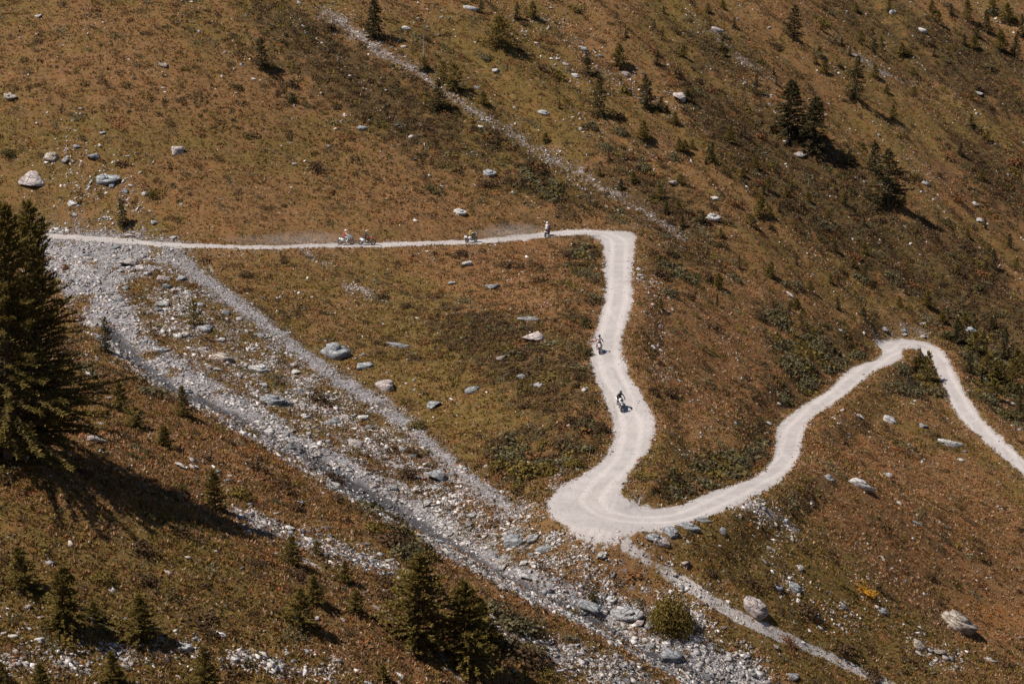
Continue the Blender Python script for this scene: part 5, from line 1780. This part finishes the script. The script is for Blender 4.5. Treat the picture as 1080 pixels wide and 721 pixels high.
RIDER = rider_mesh()

def make_person(jacket, trousers, helmet, arms=None):
    me = RIDER.copy()
    me.name = 'person'
    me.materials.clear()
    for k in (jacket, trousers, 'boot', 'glove', 'skin'):
        me.materials.append(MB[k])
    if arms:
        me.materials.append(MB[arms])
        for p in me.polygons:
            if p.material_index == 0 and abs(p.center.x) > .2:
                p.material_index = 5
    o = bpy.data.objects.new('person', me)
    COL.objects.link(o)
    bm = bmesh.new()
    bm_ball(bm, (0, -.06, 1.72), (.135, .165, .155), 18, 14)
    bm_box(bm, (0, .07, 1.645), (.18, .10, .10), .7, .1, .03)
    hm = done('helmet', bm, MB[helmet], o)
    bm = bmesh.new()
    bm_ball(bm, (0, .03, 1.735), (.108, .085, .055), 14, 10)
    done('visor', bm, MB['visor'], hm)
    bm = bmesh.new()
    bm_box(bm, (0, .13, 1.815), (.19, .16, .018), .7, .12, .007)
    done('peak', bm, MB[helmet], hm)
    return o

BIKES = [
    # u, v of the tyres, turn from the road direction, paint, panniers, rider (jacket, trousers, helmet, sleeves), labels
    (365, 258.0, 0.15, 'white', 2, ('jred', 'tgrey', 'hwhite', 'jwhite'), 'white touring motorcycle, rear one of the pair on the traverse', 'rider in red jacket and white helmet at the rear of the pair'),
    (387, 258.2, -0.1, 'orange', 2, ('jblack', 'tdark', 'hsand', None), 'orange and black motorcycle leading the pair on the traverse', 'rider in black jacket and sand helmet leading the pair'),
    (497, 255.5, 0.35, 'black', 2, ('jyellow', 'tdark', 'hblack', None), 'black motorcycle with white cases alone halfway along the traverse', 'rider in yellow jacket alone halfway along the traverse'),
    (577, 249.0, 0.75, 'black', 0, ('jwhite', 'tdark', 'hwhite', 'jred'), 'dark motorcycle with red tail lamp nearing the upper corner', 'rider in white and red jacket seen from behind near the corner'),
    (632, 371.0, 0.0, 'white', 0, ('jwhite', 'tdark', 'hblack', 'jred'), 'white motorcycle coming down the straight behind the lowest one', 'rider in white jacket and dark helmet on the straight'),
    (653, 429.0, 0.0, 'white', 0, ('jblack', 'tdark', 'hblack', None), 'white motorcycle lowest on the straight before the hairpin', 'rider in black jacket and black helmet lowest on the straight'),
]
road_pts = RD[:, :3]
for u, v, turn, paint, pan, (jk, tr_, hm_, arms), lab_b, lab_p in BIKES:
    p = cast(u, v)[0]
    k = int(np.argmin(np.hypot(road_pts[:, 0] - p[0], road_pts[:, 1] - p[1])))
    a, b = road_pts[max(k - 4, 0)], road_pts[min(k + 4, len(road_pts) - 1)]
    d = Vector(b - a).normalized()
    yaw = math.atan2(-d.x, d.y) + turn
    f = Vector((-math.sin(yaw), math.cos(yaw), 0))
    # rest both tyres on the ground
    zf = float(sample(Z, p[0] + f.x * .76, p[1] + f.y * .76))
    zr = float(sample(Z, p[0] - f.x * .76, p[1] - f.y * .76))
    pitch = math.atan2(zf - zr, 1.52)
    bike = make_motorcycle(paint, pan)
    bike['label'], bike['category'], bike['group'] = lab_b, 'motorcycle', 'motorcycles riding the dirt road'
    bike.location = (p[0], p[1], (zf + zr) / 2 - .01)
    bike.rotation_euler = (pitch, R.uniform(-.05, .05), yaw)
    who = make_person(jk, tr_, hm_, arms)
    who['label'], who['category'], who['group'] = lab_p, 'person', 'riders on the dirt road'
    who.location = bike.location
    who.rotation_euler = bike.rotation_euler

# ------------------------------------------------------------------ thin dust hanging over the road behind the riders
def dust_material():
    m = bpy.data.materials.new('road_dust')
    m.use_nodes = True
    nt = m.node_tree
    nt.nodes.clear()
    pv = nt.nodes.new('ShaderNodeVolumePrincipled')
    pv.inputs['Color'].default_value = (0.95, 0.91, 0.87, 1)
    pv.inputs['Density'].default_value = 0.035
    out = nt.nodes.new('ShaderNodeOutputMaterial')
    nt.links.new(pv.outputs[0], out.inputs['Volume'])
    return m

M_DUST = dust_material()
for u, v, a, b, h in ((553, 250, 3.2, 1.6, 0.9), (540, 251, 4.0, 1.8, 1.1), (525, 253, 4.5, 1.6, 0.8), (345, 258, 4.5, 1.6, 0.8), (318, 259, 5.0, 1.8, 1.0), (280, 260, 5.5, 1.8, 0.8)):
    p = cast(u, v)[0]
    bm = bmesh.new()
    bmesh.ops.create_icosphere(bm, subdivisions=3, radius=1)
    for w_ in bm.verts:
        k = 1 + 0.25 * perlin(np.array([w_.co.x * 1.7 + u]), np.array([w_.co.y * 1.7 + w_.co.z * 2]), 3)[0]
        w_.co = Vector((w_.co.x * a, w_.co.y * b, w_.co.z * h)) * k
    me = bpy.data.meshes.new('dust_cloud')
    bm.to_mesh(me)
    bm.free()
    me.materials.append(M_DUST)
    o = link('dust_cloud', me, kind='stuff')
    o.location = Vector(p) + Vector((0, .4, h * 0.75))

write_labels()
